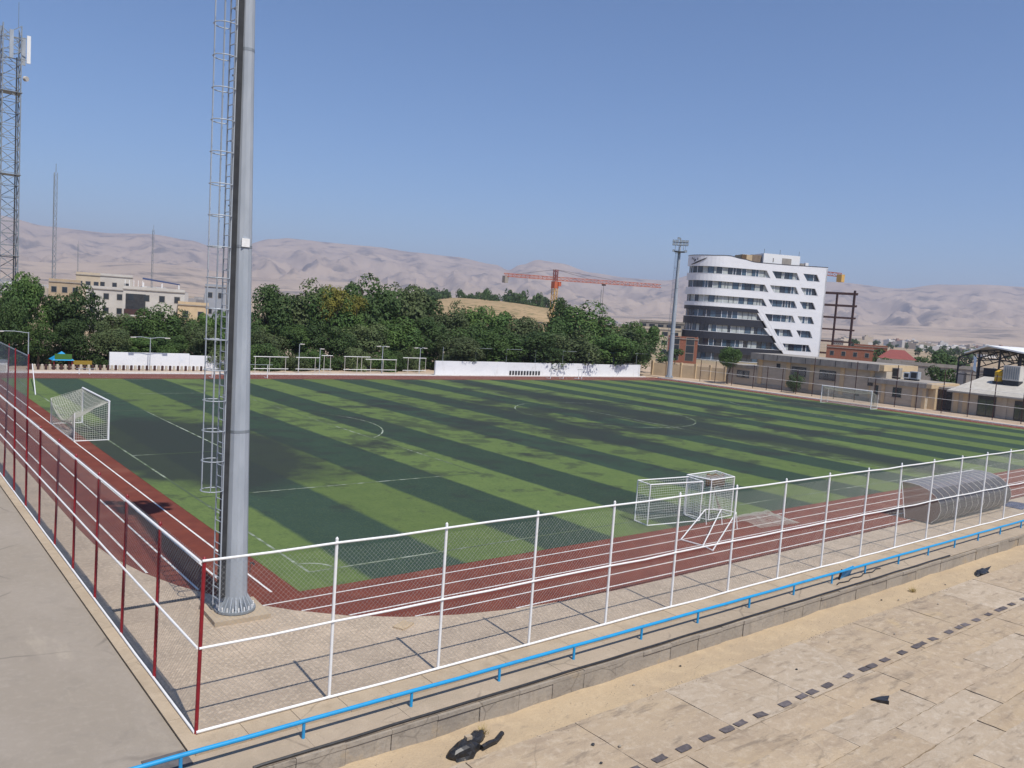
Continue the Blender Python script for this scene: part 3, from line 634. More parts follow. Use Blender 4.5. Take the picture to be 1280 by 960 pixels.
# ------------------------------------------------------------------ nets and goals
def net_patch(mb, f, nu, nv, r, seg=8):
    for i in range(nu+1): mb.tube([f(i/nu, j/seg) for j in range(seg+1)], r, 3, cap=False)
    for j in range(nv+1): mb.tube([f(i/seg, j/nv) for i in range(seg+1)], r, 3, cap=False)
def big_goal(gx, s, label, depth_top, depth_bot, sag, back_h):
    t = thing('football_goal', label, 'goal', (gx,MID,0)); y0_, y1_ = MID-3.66, MID+3.66
    for y in (y0_,y1_): MB().tube([(gx,y,0),(gx,y,2.44)],.06,12).build('goal_post', M_WHITE, t, True)
    MB().tube([(gx,y0_-.06,2.44),(gx,y1_+.06,2.44)],.06,12).build('crossbar', M_WHITE, t, True)
    bxk = gx-s*depth_bot
    MB().tube([(gx,y0_,.04),(bxk,y0_,.04),(bxk,y1_,.04),(gx,y1_,.04)],.03,6).build('ground_frame', M_WHITE, t, True)
    for y in (y0_,y1_): MB().tube([(gx-s*depth_bot,y,0),(gx-s*depth_bot,y,back_h)],.028,6).build('back_post', M_WHITE, t, True)
    nt_ = MB(); A = lambda u: Vector((gx,y0_+(y1_-y0_)*u,2.4))
    Bk = lambda u: Vector((gx-s*depth_top,y0_+(y1_-y0_)*u,back_h-sag*math.sin(math.pi*u)))
    roof = lambda u,v: A(u).lerp(Bk(u),v)-Vector((0,0,.35*sag*math.sin(math.pi*v)*(.3+math.sin(math.pi*u))))
    G = lambda u: Vector((bxk,y0_+(y1_-y0_)*u,.03))
    back = lambda u,v: Bk(u).lerp(G(u),v)+Vector((s*.5*sag*math.sin(math.pi*u)*math.sin(math.pi*v),0,0))
    net_patch(nt_, roof, 52, 15, .0095); net_patch(nt_, back, 52, 16, .0095)
    for y in (y0_,y1_):
        k = 0 if y == y0_ else 1
        side = lambda u,v,y=y: Vector((gx,y,2.4)).lerp(Vector((gx,y,.03)),v).lerp(Vector((gx-s*depth_top,y,back_h)).lerp(Vector((bxk,y,.03)),v),u)+Vector((0,.12*math.sin(math.pi*u)*math.sin(math.pi*v),0))
        net_patch(nt_, side, 15, 17, .0075)
    tag(nt_.build('net', M_NET, t), kind='stuff'); return t
big_goal(0, 1, 'full size white goal with a sagging grey net behind the red posted fence', 1.95, 1.9, .95, 1.75)
big_goal(LEN, -1, 'full size white goal in front of the long beige building', 1.2, 1.8, .2, 2.0)

def box_goal(name, label, corners, h, m, netsides, group=None, net=True):
    """small goal: four ground corners (a,b front; c,d back), tubes along all edges"""
    a = [Vector((*c,0.03)) for c in corners]; ctr = sum(a, Vector())/4; t = thing(name, label, 'goal', (ctr.x,ctr.y,0), group=group)
    top = [p+Vector((0,0,h)) for p in a]
    for p, q in zip(a, top): MB().tube([p,q],.03,8).build('goal_post', m, t, True)
    for i in range(4):
        MB().tube([top[i],top[(i+1)%4]],.03,8).build('top_bar', m, t, True)
        if i: MB().tube([a[i],a[(i+1)%4]],.024,8).build('ground_bar', m, t, True)
    if net:
        nb = MB()
        for i in netsides:
            P_, Q_ = (a[i],a[(i+1)%4]) if i < 4 else (None,None)
            if i < 4:
                w = (Q_-P_).length; f = lambda u,v,P_=P_,Q_=Q_: P_.lerp(Q_,u)+Vector((.05*math.sin(9*u+3*v),.06*math.sin(math.pi*u)*math.sin(math.pi*v),h*(1-v)))
            else:
                w = (top[1]-top[0]).length; f = lambda u,v: top[0].lerp(top[1],u).lerp(top[3].lerp(top[2],u),v)-Vector((0,0,.12*math.sin(math.pi*u)*math.sin(math.pi*v)))
            net_patch(nb, f, int(w/.12), int((h if i < 4 else 1)/.12), .006, 10)
        tag(nb.build('net', M_NETW, t), kind='stuff')
    return t
box_goal('small_goal', 'small white box goal with a loose net standing on the pitch touchline', [(16.85,.1),(20.2,-.25),(19.95,-1.35),(16.68,-.85)], 1.95, M_WHITE, (0,1))
gb = box_goal('small_goal', 'small white goal with doubled nets and a brown cloth hanging in it', [(20.35,-.05),(22.9,.1),(22.5,-1.35),(20.5,-1.45)], 2.0, M_WHITE, (0,1,2,3,4))
f = MB(); n = 10
for i in range(n+1):
    k = i/n; p = Vector((20.75,-1.2,2.0)).lerp(Vector((22.1,-1.0,.12)),k**.85)
    for w in (-1,1): f.v.append(tuple(p+Vector((w*(.1+.16*k),w*.12,.05*math.sin(7*k+w)))))
f.f = [(2*i,2*i+1,2*i+3,2*i+2) for i in range(n)]
o = f.build('hanging_cloth', M_BROWN, gb, True); mod = o.modifiers.new('t','SOLIDIFY'); mod.thickness = .03
f = MB()
for i in range(9):
    for j in range(5): f.v.append((21.7+.13*i,-.2-.05*i+.0*j,2.0-.16*j+.05*math.sin(i*2+j)))
f.f = [(i*5+j,i*5+j+5,i*5+j+6,i*5+j+1) for i in range(8) for j in range(4)]
o = f.build('hanging_cloth', M_BROWN, gb, True); o.modifiers.new('t','SOLIDIFY').thickness = .03
# toppled frame lying on the track
tg = thing('toppled_goal', 'white goal frame toppled over on the red track beside the two small goals', 'goal', (18,-3,0))
G = [Vector((16.15,-3.3,.06)),Vector((16.3,-4.4,.06)),Vector((16.05,-5.1,.06))]; H_ = [Vector((19.6,-1.9,.75)),Vector((20.3,-2.3,.78)),Vector((20.4,-3.1,.8))]
for p, q in zip(G, H_): MB().tube([p,q],.028,8).build('goal_post', M_WHITE, tg, True)
MB().tube(G,.026,8).build('crossbar', M_WHITE, tg, True); MB().tube(H_,.026,8).build('ground_bar', M_WHITE, tg, True)
for q in H_: MB().tube([q,Vector((q.x+.05,q.y-.1,.03))],.022,6).build('prop', M_WHITE, tg, True)
# heap of netting spread on track and grass
hn = MB(); r = random.Random(3)
def heap(u, v):
    X = 21.7+3.0*u; Y = -3.6+1.9*v-.3*u; e = math.sin(math.pi*min(1,max(0,u*.9+.1)))*math.sin(math.pi*v)
    return Vector((X,Y,.03+.75*e*(.6+.4*noise.noise(Vector((X*1.7,Y*1.7,1))))+.04*abs(noise.noise(Vector((X*5,Y*5,2))))))
net_patch(hn, heap, 34, 24, .006, 26)
tag(hn.build('net_heap', M_NET), 'spare white netting heaped on the track next to the small goals', 'net')

# ------------------------------------------------------------------ team shelter
ts = thing('team_shelter', 'curved smoked plastic team shelter with white ribs on the paving by the track', 'shelter', (36,-6.7,0))
prof_ = [(-7.3,.08),(-7.62,.4),(-7.74,.78),(-7.66,1.18),(-7.4,1.52),(-7.0,1.78),(-6.5,1.93),(-5.95,1.97),(-5.5,1.93)]
x0, x1, nr = 31.6, 41.0, 13
for k in range(nr):
    X = x0+(x1-x0)*k/(nr-1)
    MB().tube([(X,y-.012,z+.012) for y,z in prof_],.013,6).build('rib', M_PALE, ts, True)
    if k < nr-1:
        Xn = x0+(x1-x0)*(k+1)/(nr-1)
        for a, b, m, nm in ((0,3,M_POLY,'lower_panel'),(3,5,M_POLY,'middle_panel'),(5,8,M_POLYL,'upper_panel')):
            pr = prof_[a:b+1]; mb = MB()
            for xq in (X+.01,Xn-.01):
                for y,z in pr: mb.v.append((xq,y,z))
            q = len(pr); mb.f = [(i,i+1,q+i+1,q+i) for i in range(q-1)]
            mb.build(nm, m, ts, True)
MB().tube([(x0,-7.7,1.05),(x1,-7.7,1.05)],.018,6).build('purlin', M_DARK, ts); MB().tube([(x0,-7.02,1.74),(x1,-7.02,1.74)],.02,6).build('purlin', M_BLUE, ts)
for X in (x0,x1):
    pp = [(-5.95,.06),(-5.8,1.0),(-5.6,1.9)]+[(y,z) for y,z in prof_[::-1]]
    mb = MB(); mb.add([(X,y,z) for y,z in pp],[tuple(range(len(pp)))]).build('end_panel', M_POLYT, ts)
    MB().tube([(X,-5.95,.0),(X,-5.6,1.93)],.025,6).build('front_post', M_WHITE, ts); MB().tube([(X,-5.95,.05),(X,-7.3,.05)],.025,6).build('sill_bar', M_DARK, ts)
MB().tube([(x0,-5.5,1.93),(x1,-5.5,1.93)],.025,6).build('front_beam', M_WHITE, ts)
MB().box(x0+.2,x1-.2,-7.2,-6.75,.4,.46).build('bench', M_BMAT, ts)
for k in range(5): X = x0+.6+k*2.05; MB().box(X,X+.06,-7.1,-6.85,0,.4).build('bench_leg', M_DARK, ts)
nm_ = MB()
for i in range(7):
    for j in range(4): nm_.v.append((41.6+i*.34,-8.2+j*.42,.03+.16*abs(noise.noise(Vector((i*.7,j*.9,3))))))
nm_.f = [(i*4+j,i*4+j+4,i*4+j+5,i*4+j+1) for i in range(6) for j in range(3)]
o = nm_.build('gym_mat', M_BMAT, None, True); o.modifiers.new('t','SOLIDIFY').thickness = .06; tag(o, 'crumpled navy blue mat on the paving next to the team shelter', 'mat')
sb = thing('substitute_bench', 'low black bench with white seat on the track past the team shelter', 'bench', (43.5,-5.2,0))
MB().box(42.4,45.4,-5.5,-5.05,.42,.5).build('seat', M_WHITE, sb); MB().box(42.4,45.4,-5.06,-5.0,.5,.85).build('backrest', M_BLACK, sb)
for X in (42.6,45.1): MB().box(X,X+.08,-5.45,-5.1,0,.42).build('leg', M_BLACK, sb)

# ------------------------------------------------------------------ rubbish on the walkway
def crumple(c, sx, sy, sz, seed, n=3):
    import bmesh
    bm = bmesh.new(); bmesh.ops.create_icosphere(bm, subdivisions=n, radius=1)
    for v in bm.verts:
        p = v.co.copy(); k = 1+.34*noise.noise(p*1.7+Vector((seed,0,0)))+.2*abs(noise.noise(p*4.5+Vector((0,seed,0))))
        v.co = Vector((p.x*sx*k, p.y*sy*k, max(-.02, p.z*sz*k)))
    me = bpy.data.meshes.new('bag'); bm.to_mesh(me); bm.free(); me.materials.append(M_BLACK); return me
rb = thing('rubbish_heap', 'torn black plastic rubbish heap at the foot of the block wall', 'rubbish', (-1.45,-11.55,-.58))
o = link('plastic_bag', crumple(None,.46,.24,.28,1.),rb,(-1.6,-11.6,-.6),R_(12)); o = link('plastic_bag', crumple(None,.32,.16,.16,4.),rb,(-1.05,-11.3,-.56),R_(25))
MB().tube([(-1.2,-11.75,-.5),(-.95,-11.72,-.47),(-.75,-11.68,-.5),(-.45,-11.55,-.45)],.06,7).build('hose_end', M_BLACK, rb, True)
MB().box(-1.55,-1.4,-11.62,-11.5,-.3,-.22).build('card_scrap', M_KERB, rb)
pz = at(1216,712,Z=-.5); rb2 = thing('torn_bag', 'small torn black plastic bag flattened on the sandy walkway', 'rubbish', (pz.x,-11.75,-.58))
link('plastic_sheet', crumple(None,.55,.22,.2,7.5),rb2,(pz.x,-11.8,-.58),R_(8)); MB().add([(pz.x+.3,-11.9,-.5),(pz.x+1.,-11.8,-.36),(pz.x+.35,-11.75,-.4)],[(0,1,2)]).build('torn_flap', M_BLACK, rb2)
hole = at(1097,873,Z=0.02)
fs = MB().prism([(hole.x-.25,-16.02),(hole.x-.05,-16.42),(hole.x+.12,-16.3),(hole.x+.42,-16.2),(hole.x+.1,-16.08)],.0,.045)  # black plate added in place of the dark hole in the step
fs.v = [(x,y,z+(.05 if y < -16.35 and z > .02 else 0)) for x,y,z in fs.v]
tag(fs.build('hole_plate', M_BLACK), 'black triangular plate standing in for a dark hole in the concrete step', 'scrap')
rr = random.Random(11)
for k in range(16):
    mb = MB(); pebble(mb,(0,0,0),rr.uniform(.03,.06),rr)
    o = mb.build('stone', M_DARK if k % 3 == 0 else M_BLK); zone = k % 4
    o.location = (rr.uniform(-3,26), rr.uniform(-12.1,-11.1), -.56) if zone < 2 else (rr.uniform(0,22), rr.uniform(-14.2,-12.6), -.27)
    tag(o, 'small loose stone lying on the bare concrete terrace or sandy walkway', 'stone', 'loose stones on the terrace')
tuft = MB(); rr = random.Random(2); pc = at(1137,738,Z=-.55)
def tuft_at(x,y,z,n,h):
    mb = MB()
    for k in range(n):
        a = rr.uniform(0,6.28); l = rr.uniform(.4,1)*h; b = Vector((x+rr.gauss(0,.05),y+rr.gauss(0,.05),z)); e = b+Vector((math.cos(a)*l*.7,math.sin(a)*l*.7,l*.8))
        s = Vector((-math.sin(a),math.cos(a),0))*.008; mb.add([b-s,b+s,e],[(0,1,2)])
    return mb
tag(tuft_at(pc.x,-11.4,-.57,60,.32).build('dry_tuft', M_DRY), 'dry straw coloured weed tuft on the sandy walkway', 'weed')
tag(tuft_at(-.75,-11.15,-.57,80,.3).build('dry_tuft', M_DRY), 'dry yellow weed tuft growing behind the rubbish heap', 'weed')

# ------------------------------------------------------------------ trees
def crown_mesh(seed, n, blobs, size, m, flat=.8):
    r = random.Random(seed); mb = MB(); bl = []
    for k in range(blobs):
        while True:
            p = Vector((r.uniform(-1,1),r.uniform(-1,1),r.uniform(-1,1)))
            if .25 < p.length < .92: break
        bl.append((Vector((p.x*.78,p.y*.78,p.z*.8)), r.uniform(.2,.42)))
    for k in range(n):
        c, rad = r.choice(bl); d = Vector((r.gauss(0,1),r.gauss(0,1),r.gauss(0,1)+.25)).normalized()
        p = c+d*rad*r.uniform(.62,1.05)**.6*Vector((1,1,1)).length/1.732
        p = Vector((p.x,p.y,p.z)); nrm = (d+Vector((r.gauss(0,.4),r.gauss(0,.4),r.gauss(.25,.4)))).normalized()
        t = nrm.orthogonal().normalized(); t = Matrix.Rotation(r.uniform(0,6.28),3,nrm) @ t; b = nrm.cross(t); s = size*r.uniform(.6,1.3)
        mb.add([p-t*s, p+b*s*.5-nrm*s*.15, p+t*s, p-b*s*.5-nrm*s*.15],[(0,1,2,3)])
    return mb.mesh('crown', m)
CROWNS = [crown_mesh(k*13+1, 7600, 24+k*3, .047, LEAF[k%3]) for k in range(6)]
CROWN_Y = crown_mesh(99, 3600, 22, .055, LEAF_Y)
def trunk_mesh(seed):
    r = random.Random(seed); mb = MB()
    fork = Vector((r.uniform(-.04,.04),r.uniform(-.04,.04),.42)); mb.tube([(0,0,-.01),(r.uniform(-.02,.02),r.uniform(-.02,.02),.2),fork],.035,7,.022)
    for k in range(5):
        a = 2*math.pi*k/5+r.uniform(-.4,.4); e = fork+Vector((math.cos(a)*.22,math.sin(a)*.22,r.uniform(.22,.42))); mb.tube([fork,fork.lerp(e,.5)+Vector((0,0,.04)),e],.016,5,.005)
    return mb.mesh('trunk', M_BARK, True)
TRUNKS = [trunk_mesh(k) for k in range(4)]
ntree = [0]
def tree(base, h, w, label, group, crown=None, clear=.16, name='broadleaf_tree'):
    k = ntree[0]; ntree[0] += 1
    t = thing(name, label, 'tree', base, R_(rnd.uniform(0,360)), group)
    o = link('trunk', TRUNKS[k%4], t, local=True); o.scale = (h*.85,h*.85,h)
    c = link('crown', crown or CROWNS[k%6], t, local=True); ch = h*(1-clear)
    c.location = (0,0,h-ch*.5); c.scale = (w/2*1.08,w/2*1.08,ch/2*1.17); return t
def ptree(px, top, Y, half, label, group, **kw):
    b = at(px, 462, Y=Y); p = at(px, top, Y=Y); e = at(px+half, top, Y=Y); w = 2*(e-p).length*.9
    return tree((b.x if False else p.x, Y, 0), p.z, w, label, group, **kw)
L1 = 'leafy green tree in the row beyond the far track left of the tall mast, behind the playground'
for a in ((28,333,86,44),(92,350,88,46),(150,388,90,42),(196,384,87,42),(8,372,80,34),(238,388,90,40),(272,384,84,34),(300,392,88,34),(-20,360,88,40)): ptree(*a, 'tall dark leafy tree rising behind the playground and the short white wall', 'tall trees behind the playground')
for a in ((48,402,79,28),(92,400,79.5,32),(136,402,79,30),(178,418,80,28),(214,412,81,30),(252,405,80,32),(285,412,79,26)): ptree(*a, 'lower rounded tree standing at the edge of the playground', 'lower trees round the playground', clear=.24)
for a in ((338,358,90,40),(378,348,92,46),(408,352,88,40),(462,336,88,46),(505,350,90,44),(440,372,86,36),(535,372,92,34)): ptree(*a, 'tall dense green tree behind the white steel frames', 'tall trees behind the steel frames', clear=.12)
for a in ((335,410,82,28),(372,402,83,32),(415,398,82,36),(455,402,82,34),(498,400,82,36),(535,398,83,30)): ptree(*a, 'lower leafy tree shading the white steel frames', 'lower trees at the steel frames', clear=.18)
for a in ((562,376,88,30),(612,378,88,34),(590,398,84,30),(648,392,86,34),(735,382,86,38),(700,374,92,20),(768,398,85,30),(800,398,82,24),(680,402,84,30)): ptree(*a, 'green tree standing behind the long white wall', 'trees behind the long white wall', clear=.12)
for a in ((575,418,75.6,32),(625,414,76,34),(672,416,75.4,36),(720,412,76,34),(762,414,75.5,32),(795,420,75.8,22)): ptree(*a, 'low bushy tree leaning over the top of the long white wall', 'bushy trees over the long white wall', clear=.14)
for k in range(22):
    X = 24+k*3.3+rnd.uniform(-.6,.6); tree((X,rnd.uniform(77.2,79.5) if X < 54 else rnd.uniform(80,84),0), rnd.uniform(2.6,3.8), rnd.uniform(4.4,5.6), 'dark shrub filling the gap under the park trees', 'shrubs under the park trees', clear=-.25, name='shrub')
for k in range(10):
    X = -2+k*3.4; tree((X,rnd.uniform(79.5,82),0), rnd.uniform(2.6,3.4), rnd.uniform(5,6), 'dark shrub growing behind the playground', 'shrubs behind the playground', clear=-.25, name='shrub')
ptree(418, 352, 85, 22, 'tree with yellowing top among the green trees behind the steel frames', None, crown=CROWN_Y, clear=.45)
ptree(446, 366, 85, 15, 'small tree with yellow leaves beside the tallest green tree', None, crown=CROWN_Y, clear=.6)
p = at(909, 481, X=105.8); q = at(909, 431, X=105.8); tree((105.8,p.y,0), q.z, 5.2, 'small round tree in front of the low annex by the far fence', None, clear=.4)
p = at(992, 490, X=105.6); q = at(994, 464, X=105.6); tree((105.6,p.y,0), q.z, 2.9, 'shrubby young tree under the window of the long beige building', None, clear=.05)
# trees on the back of the tan hill
rr = random.Random(21); CLOW = [crown_mesh(200+k, 500, 12, .13, LEAF[1]) for k in range(2)]
for k in range(46):
    u = rr.random(); px = 512+184*u; D = rr.uniform(440,500)
    zt = at(px, 358+8*u**2+rr.uniform(0,9)+(14*max(0,u-.75)), D=D); g0 = at(px, 376+14*u, D=D)
    t = tree((zt.x,zt.y,g0.z-3), zt.z-g0.z+3, rr.uniform(7,11), 'dark tree in the wood on top of the tan hill', 'trees on the tan hill', crown=CLOW[k%2], clear=.05)

# ------------------------------------------------------------------ far side walls, frames, playground
lw = thing('garden_wall', 'long whitewashed wall along the far track below the trees', 'wall', (75,72.2,0))
xw = [53.2,59.5,66,72.5,79,85.5,91.5,96.4]
for i, (a, b) in enumerate(zip(xw, xw[1:])): MB().box(a,b-.01,72.1+.004*i,72.4,0,2.05+.03*math.sin(i*2.1)).build('wall_panel', M_WWALL, lw)
MB().box(96.4,96.7,72.05,80,0,2.1).build('return_wall', M_WWALL, lw)
for k in range(11):
    X = at(637+3.6*k, 468, Y=72).x; MB().box(X,X+.34,72.02,72.095,.12,.75).build('vent_slat', M_DARK, lw)
for k in range(8):
    X = 54.5+5.9*k; MB().tube([(X,72.3,2.0),(X,72.3,4.1)],.045,6).build('fence_post', M_GALVD, lw)
    if k in (1,2,4,6,7): MB().tube([(X-3 if k > 4 else X,72.3,4.05),(X+3,72.3,4.05)],.035,6).build('fence_rail', M_GALVD, lw)
sw = thing('garden_wall', 'short whitewashed wall with tree shadows behind the playground bollards', 'wall', (16,76.7,0))
MB().prism([(11.0,76.6),(20.0,76.6),(20.0,76.9),(11.0,76.9)],0,1.95).build('wall_panel', M_WWALL, sw); MB().prism([(20.02,76.6),(24.5,75.9),(24.5,76.2),(20.02,76.9)],0,1.75).build('wall_panel', M_WWALL, sw)
kb = struct('far_kerb', MB().box(-5,97,70.85,71.25,-.02,.12), M_LINE)
struct('far_path', MB().add([(-5,71.26,.0),(97,71.26,.0),(97,74.6,.0),(-5,74.6,.0)],[(0,1,2,3)]), mat('pale_path', (.55,.46,.38), (.48,.4,.33), scale=.4))
bol = [MB().tube([(0,0,0),(0,0,.55)],.15,8).tube([(0,0,.55),(0,0,.6)],.15,8,.05).mesh('bollard', m) for m in (M_RUST, M_BEIGE)]
rr = random.Random(4)
for k in range(46):
    X = at(38+4.85*k, 463, Y=75).x
    tag(link('bollard', bol[k%2], None, (X,75,0)), ('dark red' if k % 2 == 0 else 'pale')+' short bollard in the row edging the playground', 'bollard', 'red and pale bollards along the playground')
# white steel frames under the trees
def frame(label, px0, px1, ty, posts, Y, low=True):
    a = at(px0, ty, Y=Y); b = at(px1, ty, Y=Y); z = (a.z+b.z)/2
    t = thing('shade_structure', label, 'frame', ((a.x+b.x)/2,Y,0), group='white steel frames along the far track')
    MB().tube([(a.x,Y,z),(b.x,Y,z)],.045,6).build('top_beam', M_WHITE, t)
    for q in posts:
        X = at(q, 455, Y=Y).x; MB().tube([(X,Y,0),(X,Y,z)],.035,6).build('post', M_PALE, t)
    if low: MB().tube([(a.x,Y,.5),(b.x,Y,.5)],.04,6).build('low_rail', M_WHITE, t)
    return t
FL = 'slim white steel post and beam frame under the trees by the far track'
for a in ((317,361,446,(319,337,357)),(370,400,447,(373,394)),(402,416,444.5,(405,413)),(430,463,446,(431,446.5,452)),(457,496,449.5,(463.5,479,495)),(504,533,447.5,(510,524,532))): frame(FL, *a, 73.2+.9*rnd.random())
def lamp_post(px, base, top, Y, arms, label):
    b = at(px, base, Y=Y); T = at(px, top, Y=Y); t = thing('lamp_post', label, 'lamp post', (b.x,Y,0))
    MB().tube([(b.x,Y,0),(b.x,Y,T.z)],.06,8,.045).build('pole', M_GALV, t)
    for dx in arms:
        MB().tube([(b.x,Y,T.z-.1),(b.x+dx*.5,Y,T.z+.05),(b.x+dx,Y,T.z+.02)],.035,6).build('arm', M_GALV, t)
        MB().box(b.x+dx-.3,b.x+dx+.3,Y-.12,Y+.12,T.z-.06,T.z+.04).build('lamp_head', M_PALE, t)
lamp_post(187,462,422,75.4,(-1.9,1.9),'grey lamp post with two arms in front of the short white wall')
lamp_post(35,462,415,74.5,(-2.6,),'grey street lamp with one long arm at the end of the red posted fence')
lamp_post(373,465,430,74,(.35,),'tall thin white post with a short arm by the far track')
lamp_post(399,465,436,74.3,(.25,),'tall thin post standing between the white steel frames')
lamp_post(477,465,433,74.1,(-.7,.7),'grey lamp post with a flat double head among the steel frames')
lamp_post(524,466,435,74.2,(-.8,.8),'grey lamp post with a flat double head next to the long white wall')
def small_frame(label, px0, px1, base, top, Y, name='hurdle_frame'):
    a = at(px0, base, Y=Y); b = at(px1, base, Y=Y); z = at(px0, top, Y=Y).z; t = thing(name, label, 'frame', ((a.x+b.x)/2,Y,0))
    for X in (a.x,b.x): MB().tube([(X,Y,0.02),(X,Y,z)],.05,6).build('post', M_WHITE, t); MB().tube([(X,Y,.05),(X,Y+1.,.05)],.035,6).build('foot', M_WHITE, t)
    MB().tube([(a.x-.3,Y,z),(b.x+.6,Y,z)],.04,6).build('crossbar', M_GALVD, t)
small_frame('thin white steel goal frame on the far track before the long white wall', 688, 704, 473, 461, 67.5)
small_frame('narrow white steel frame standing on the far track near the goal frame', 723, 727, 474, 462, 67.0)
small_frame('white training hurdle frame at the far edge of the pitch', 265, 334, 475, 455, 66.6)
small_frame('small white frame lying open on the far kerb near the bollards', 99, 112, 469, 461, 70)
pg = thing('play_set', 'playground climbing set with a blue pyramid roof and a green and yellow slide', 'play set', (7.5,76.5,0))
c = at(77,444,Y=76.5); X, Z = c.x, c.z
MB().add([(X-1.1,75.4,Z-.5),(X+1.1,75.4,Z-.5),(X+1.1,77.6,Z-.5),(X-1.1,77.6,Z-.5),(X,76.5,Z+.45)],[(0,1,4),(1,2,4),(2,3,4),(3,0,4),(3,2,1,0)]).build('roof', M_BLUE, pg)
for dx, dy in ((-.9,-.9),(.9,-.9),(.9,.9),(-.9,.9)): MB().tube([(X+dx,76.5+dy,0),(X+dx,76.5+dy,Z-.48)],.07,6).build('post', M_RED, pg)
MB().box(X-.9,X+.9,75.6,77.4,1.0,1.1).build('deck', mat('shaded_yellow', (.3,.2,.03), rough=.6), pg); MB().box(X-.85,X+.85,75.5,75.58,1.1,1.7).build('side_panel', M_GREENP, pg)  # deck and slide side: yellow dulled in its colour for tree shade
MB().add([(X+1,76.1,1.1),(X+1,76.9,1.1),(X+3,76.9,.15),(X+3,76.1,.15),(X+1,76.1,1.0),(X+1,76.9,1.0),(X+3,76.9,.05),(X+3,76.1,.05)],[(0,3,2,1),(4,5,6,7),(0,4,7,3),(1,2,6,5),(0,1,5,4),(3,7,6,2)]).build('slide', M_GREENP, pg)
MB().box(X+.95,X+3,76.0,76.08,.5,.95).build('slide_side', mat('shaded_yellow', (.3,.2,.03), rough=.6), pg)
p0 = at(-6,470,Y=72.5); p1 = at(9,470,Y=72.5); zt = at(4,452,Y=72.5).z
kk = thing('white_kiosk', 'small white metal kiosk behind the red posted fence at the far path', 'kiosk', ((p0.x+p1.x)/2,73.2,0))
MB().box(p0.x,p1.x,72.5,74,0,zt).build('cabin', M_WHITE, kk); MB().box(p0.x-.1,p1.x+.1,72.4,74.1,zt,zt+.1).build('roof', M_GALVD, kk); MB().box(p1.x-.75,p1.x-.1,72.44,72.5,.05,zt-.3).build('door', M_PALE, kk)
a = at(26,478,Y=63.5); b = at(33,506,Y=52)
tag(MB().tube([(-.3,52.0,.05),(1.2,63.5,1.6)],.045,6).build('leaning_pole', M_WHITE), 'thin white pole leaning at the far left corner of the pitch', 'pole')

# ------------------------------------------------------------------ right hand side: fence, club buildings
ff = thing('far_fence', 'rust red posted fence with white rails in front of the long beige building', 'fence', (104,40,0))
ys = [64.5,61.3,57.8,53.6,51,48.2,45.6,42.8,39.2,35.9,32.9,29.8,26.8,23.3,19.9,16.8,13.4,10.,6.6,3.2]
for k, y in enumerate(ys):
    h = 6. if (7 <= k <= 15 and k % 2) or k == 14 else 3.9
    MB().tube([(104,y,0),(104,y,h)],.06,6).build('post', M_RUST, ff)
for k, (a, b) in enumerate(zip(ys, ys[1:])):
    for z in (.15,1.95,3.8): MB().tube([(103.93,a,z),(103.93,b,z)],.022,6).build('rail', M_WHITE if z > 1 else M_PALE, ff)
    mb = chainlink(a-b, 3.7, .16, .004); o = link('wire_mesh', mb.mesh('wire_mesh', M_WIRE), ff, (104.02,b,.03), R_(90))
struct('far_kerb_strip', MB().box(99.1,99.5,-6,70,-.02,.13), M_LINE)
def wall_window(parent, X, y0, y1, z0, z1, bars=True, m=M_GLASS):
    w = MB().box(X-.05,X+.02,y0,y1,z0,z1).build('window', M_DARK, parent)
    MB().box(X-.07,X-.052,y0+.08,y1-.08,z0+.08,z1-.08).build('pane', m, w)
    if bars: MB().box(X-.09,X-.072,(y0+y1)/2-.03,(y0+y1)/2+.03,z0+.05,z1-.05).build('mullion', M_DARK, w)
    MB().box(X-.14,X+.0,y0-.1,y1+.1,z0-.1,z0-.01).build('sill', M_GREYC, w)
cb = thing('club_building', 'long beige tiled single storey building with a deep grey concrete parapet', 'building', (112,46,0))
MB().box(108.2,118,33.5,56,0,4.75).build('wall', M_BEIGE, cb)
MB().box(107.3,118.6,34.3,56.8,4.72,5.75).build('parapet', M_GREYC, cb); MB().box(107.5,118.4,33.6,34.29,4.8,5.7).build('sunlit_parapet_end', M_OCHRE, cb)  # ochre end coloured brighter than the parapet, as the face in full sun
for y in (55.2,49.9,45.6,40.4,35.6): MB().box(108.05,108.22,y-.35,y+.35,0,4.72).build('pilaster', M_OCHRE, cb)
for y0_, y1_, z0_, z1_ in ((46.7,49.3,2.6,4.1),(41.5,44.3,2.5,4.0),(51.5,52.2,3.6,4.3),(37.4,38.2,.6,.9)): wall_window(cb, 108.2, y0_, y1_, z0_, z1_)
MB().box(107.9,108.2,33.55,56,0,.5).build('plinth', M_GREYC, cb)
for k in range(8): y = 36+k*2.6; MB().box(107.26,107.3,y,y+.07,4.78,5.7).build('stain_joint', M_DARK, cb)
an = thing('annex', 'low beige annex with one dark window next to the small round tree', 'building', (112,59,0))
MB().box(108.1,114,56.02,62,0,2.9).build('wall', M_BEIGE, an); MB().box(107.9,114.2,55.98,62.2,2.9,3.45).build('roof_slab', M_GREYC, an); wall_window(an, 108.1, 57.3,59.8,1.3,2.5)
lb = thing('entrance_building', 'lower beige building with fascia end coloured sunlit ochre and rooftop tanks beside the dark passage', 'building', (110,29,0))
MB().box(107.6,116,27.2,35.4,0,2.95).build('wall', M_BEIGE, lb); MB().box(107.1,116.5,27.0,35.6,2.95,3.75).build('parapet', M_GREYC, lb)
MB().box(107.15,116.4,26.3,26.99,3.0,3.7).build('sunlit_parapet_end', M_OCHRE, lb); MB().box(108.4,116,26.2,27.19,0,2.95).build('side_wall', M_OCHRE, lb)  # fascia end and side wall: sunlight put into the brighter ochre
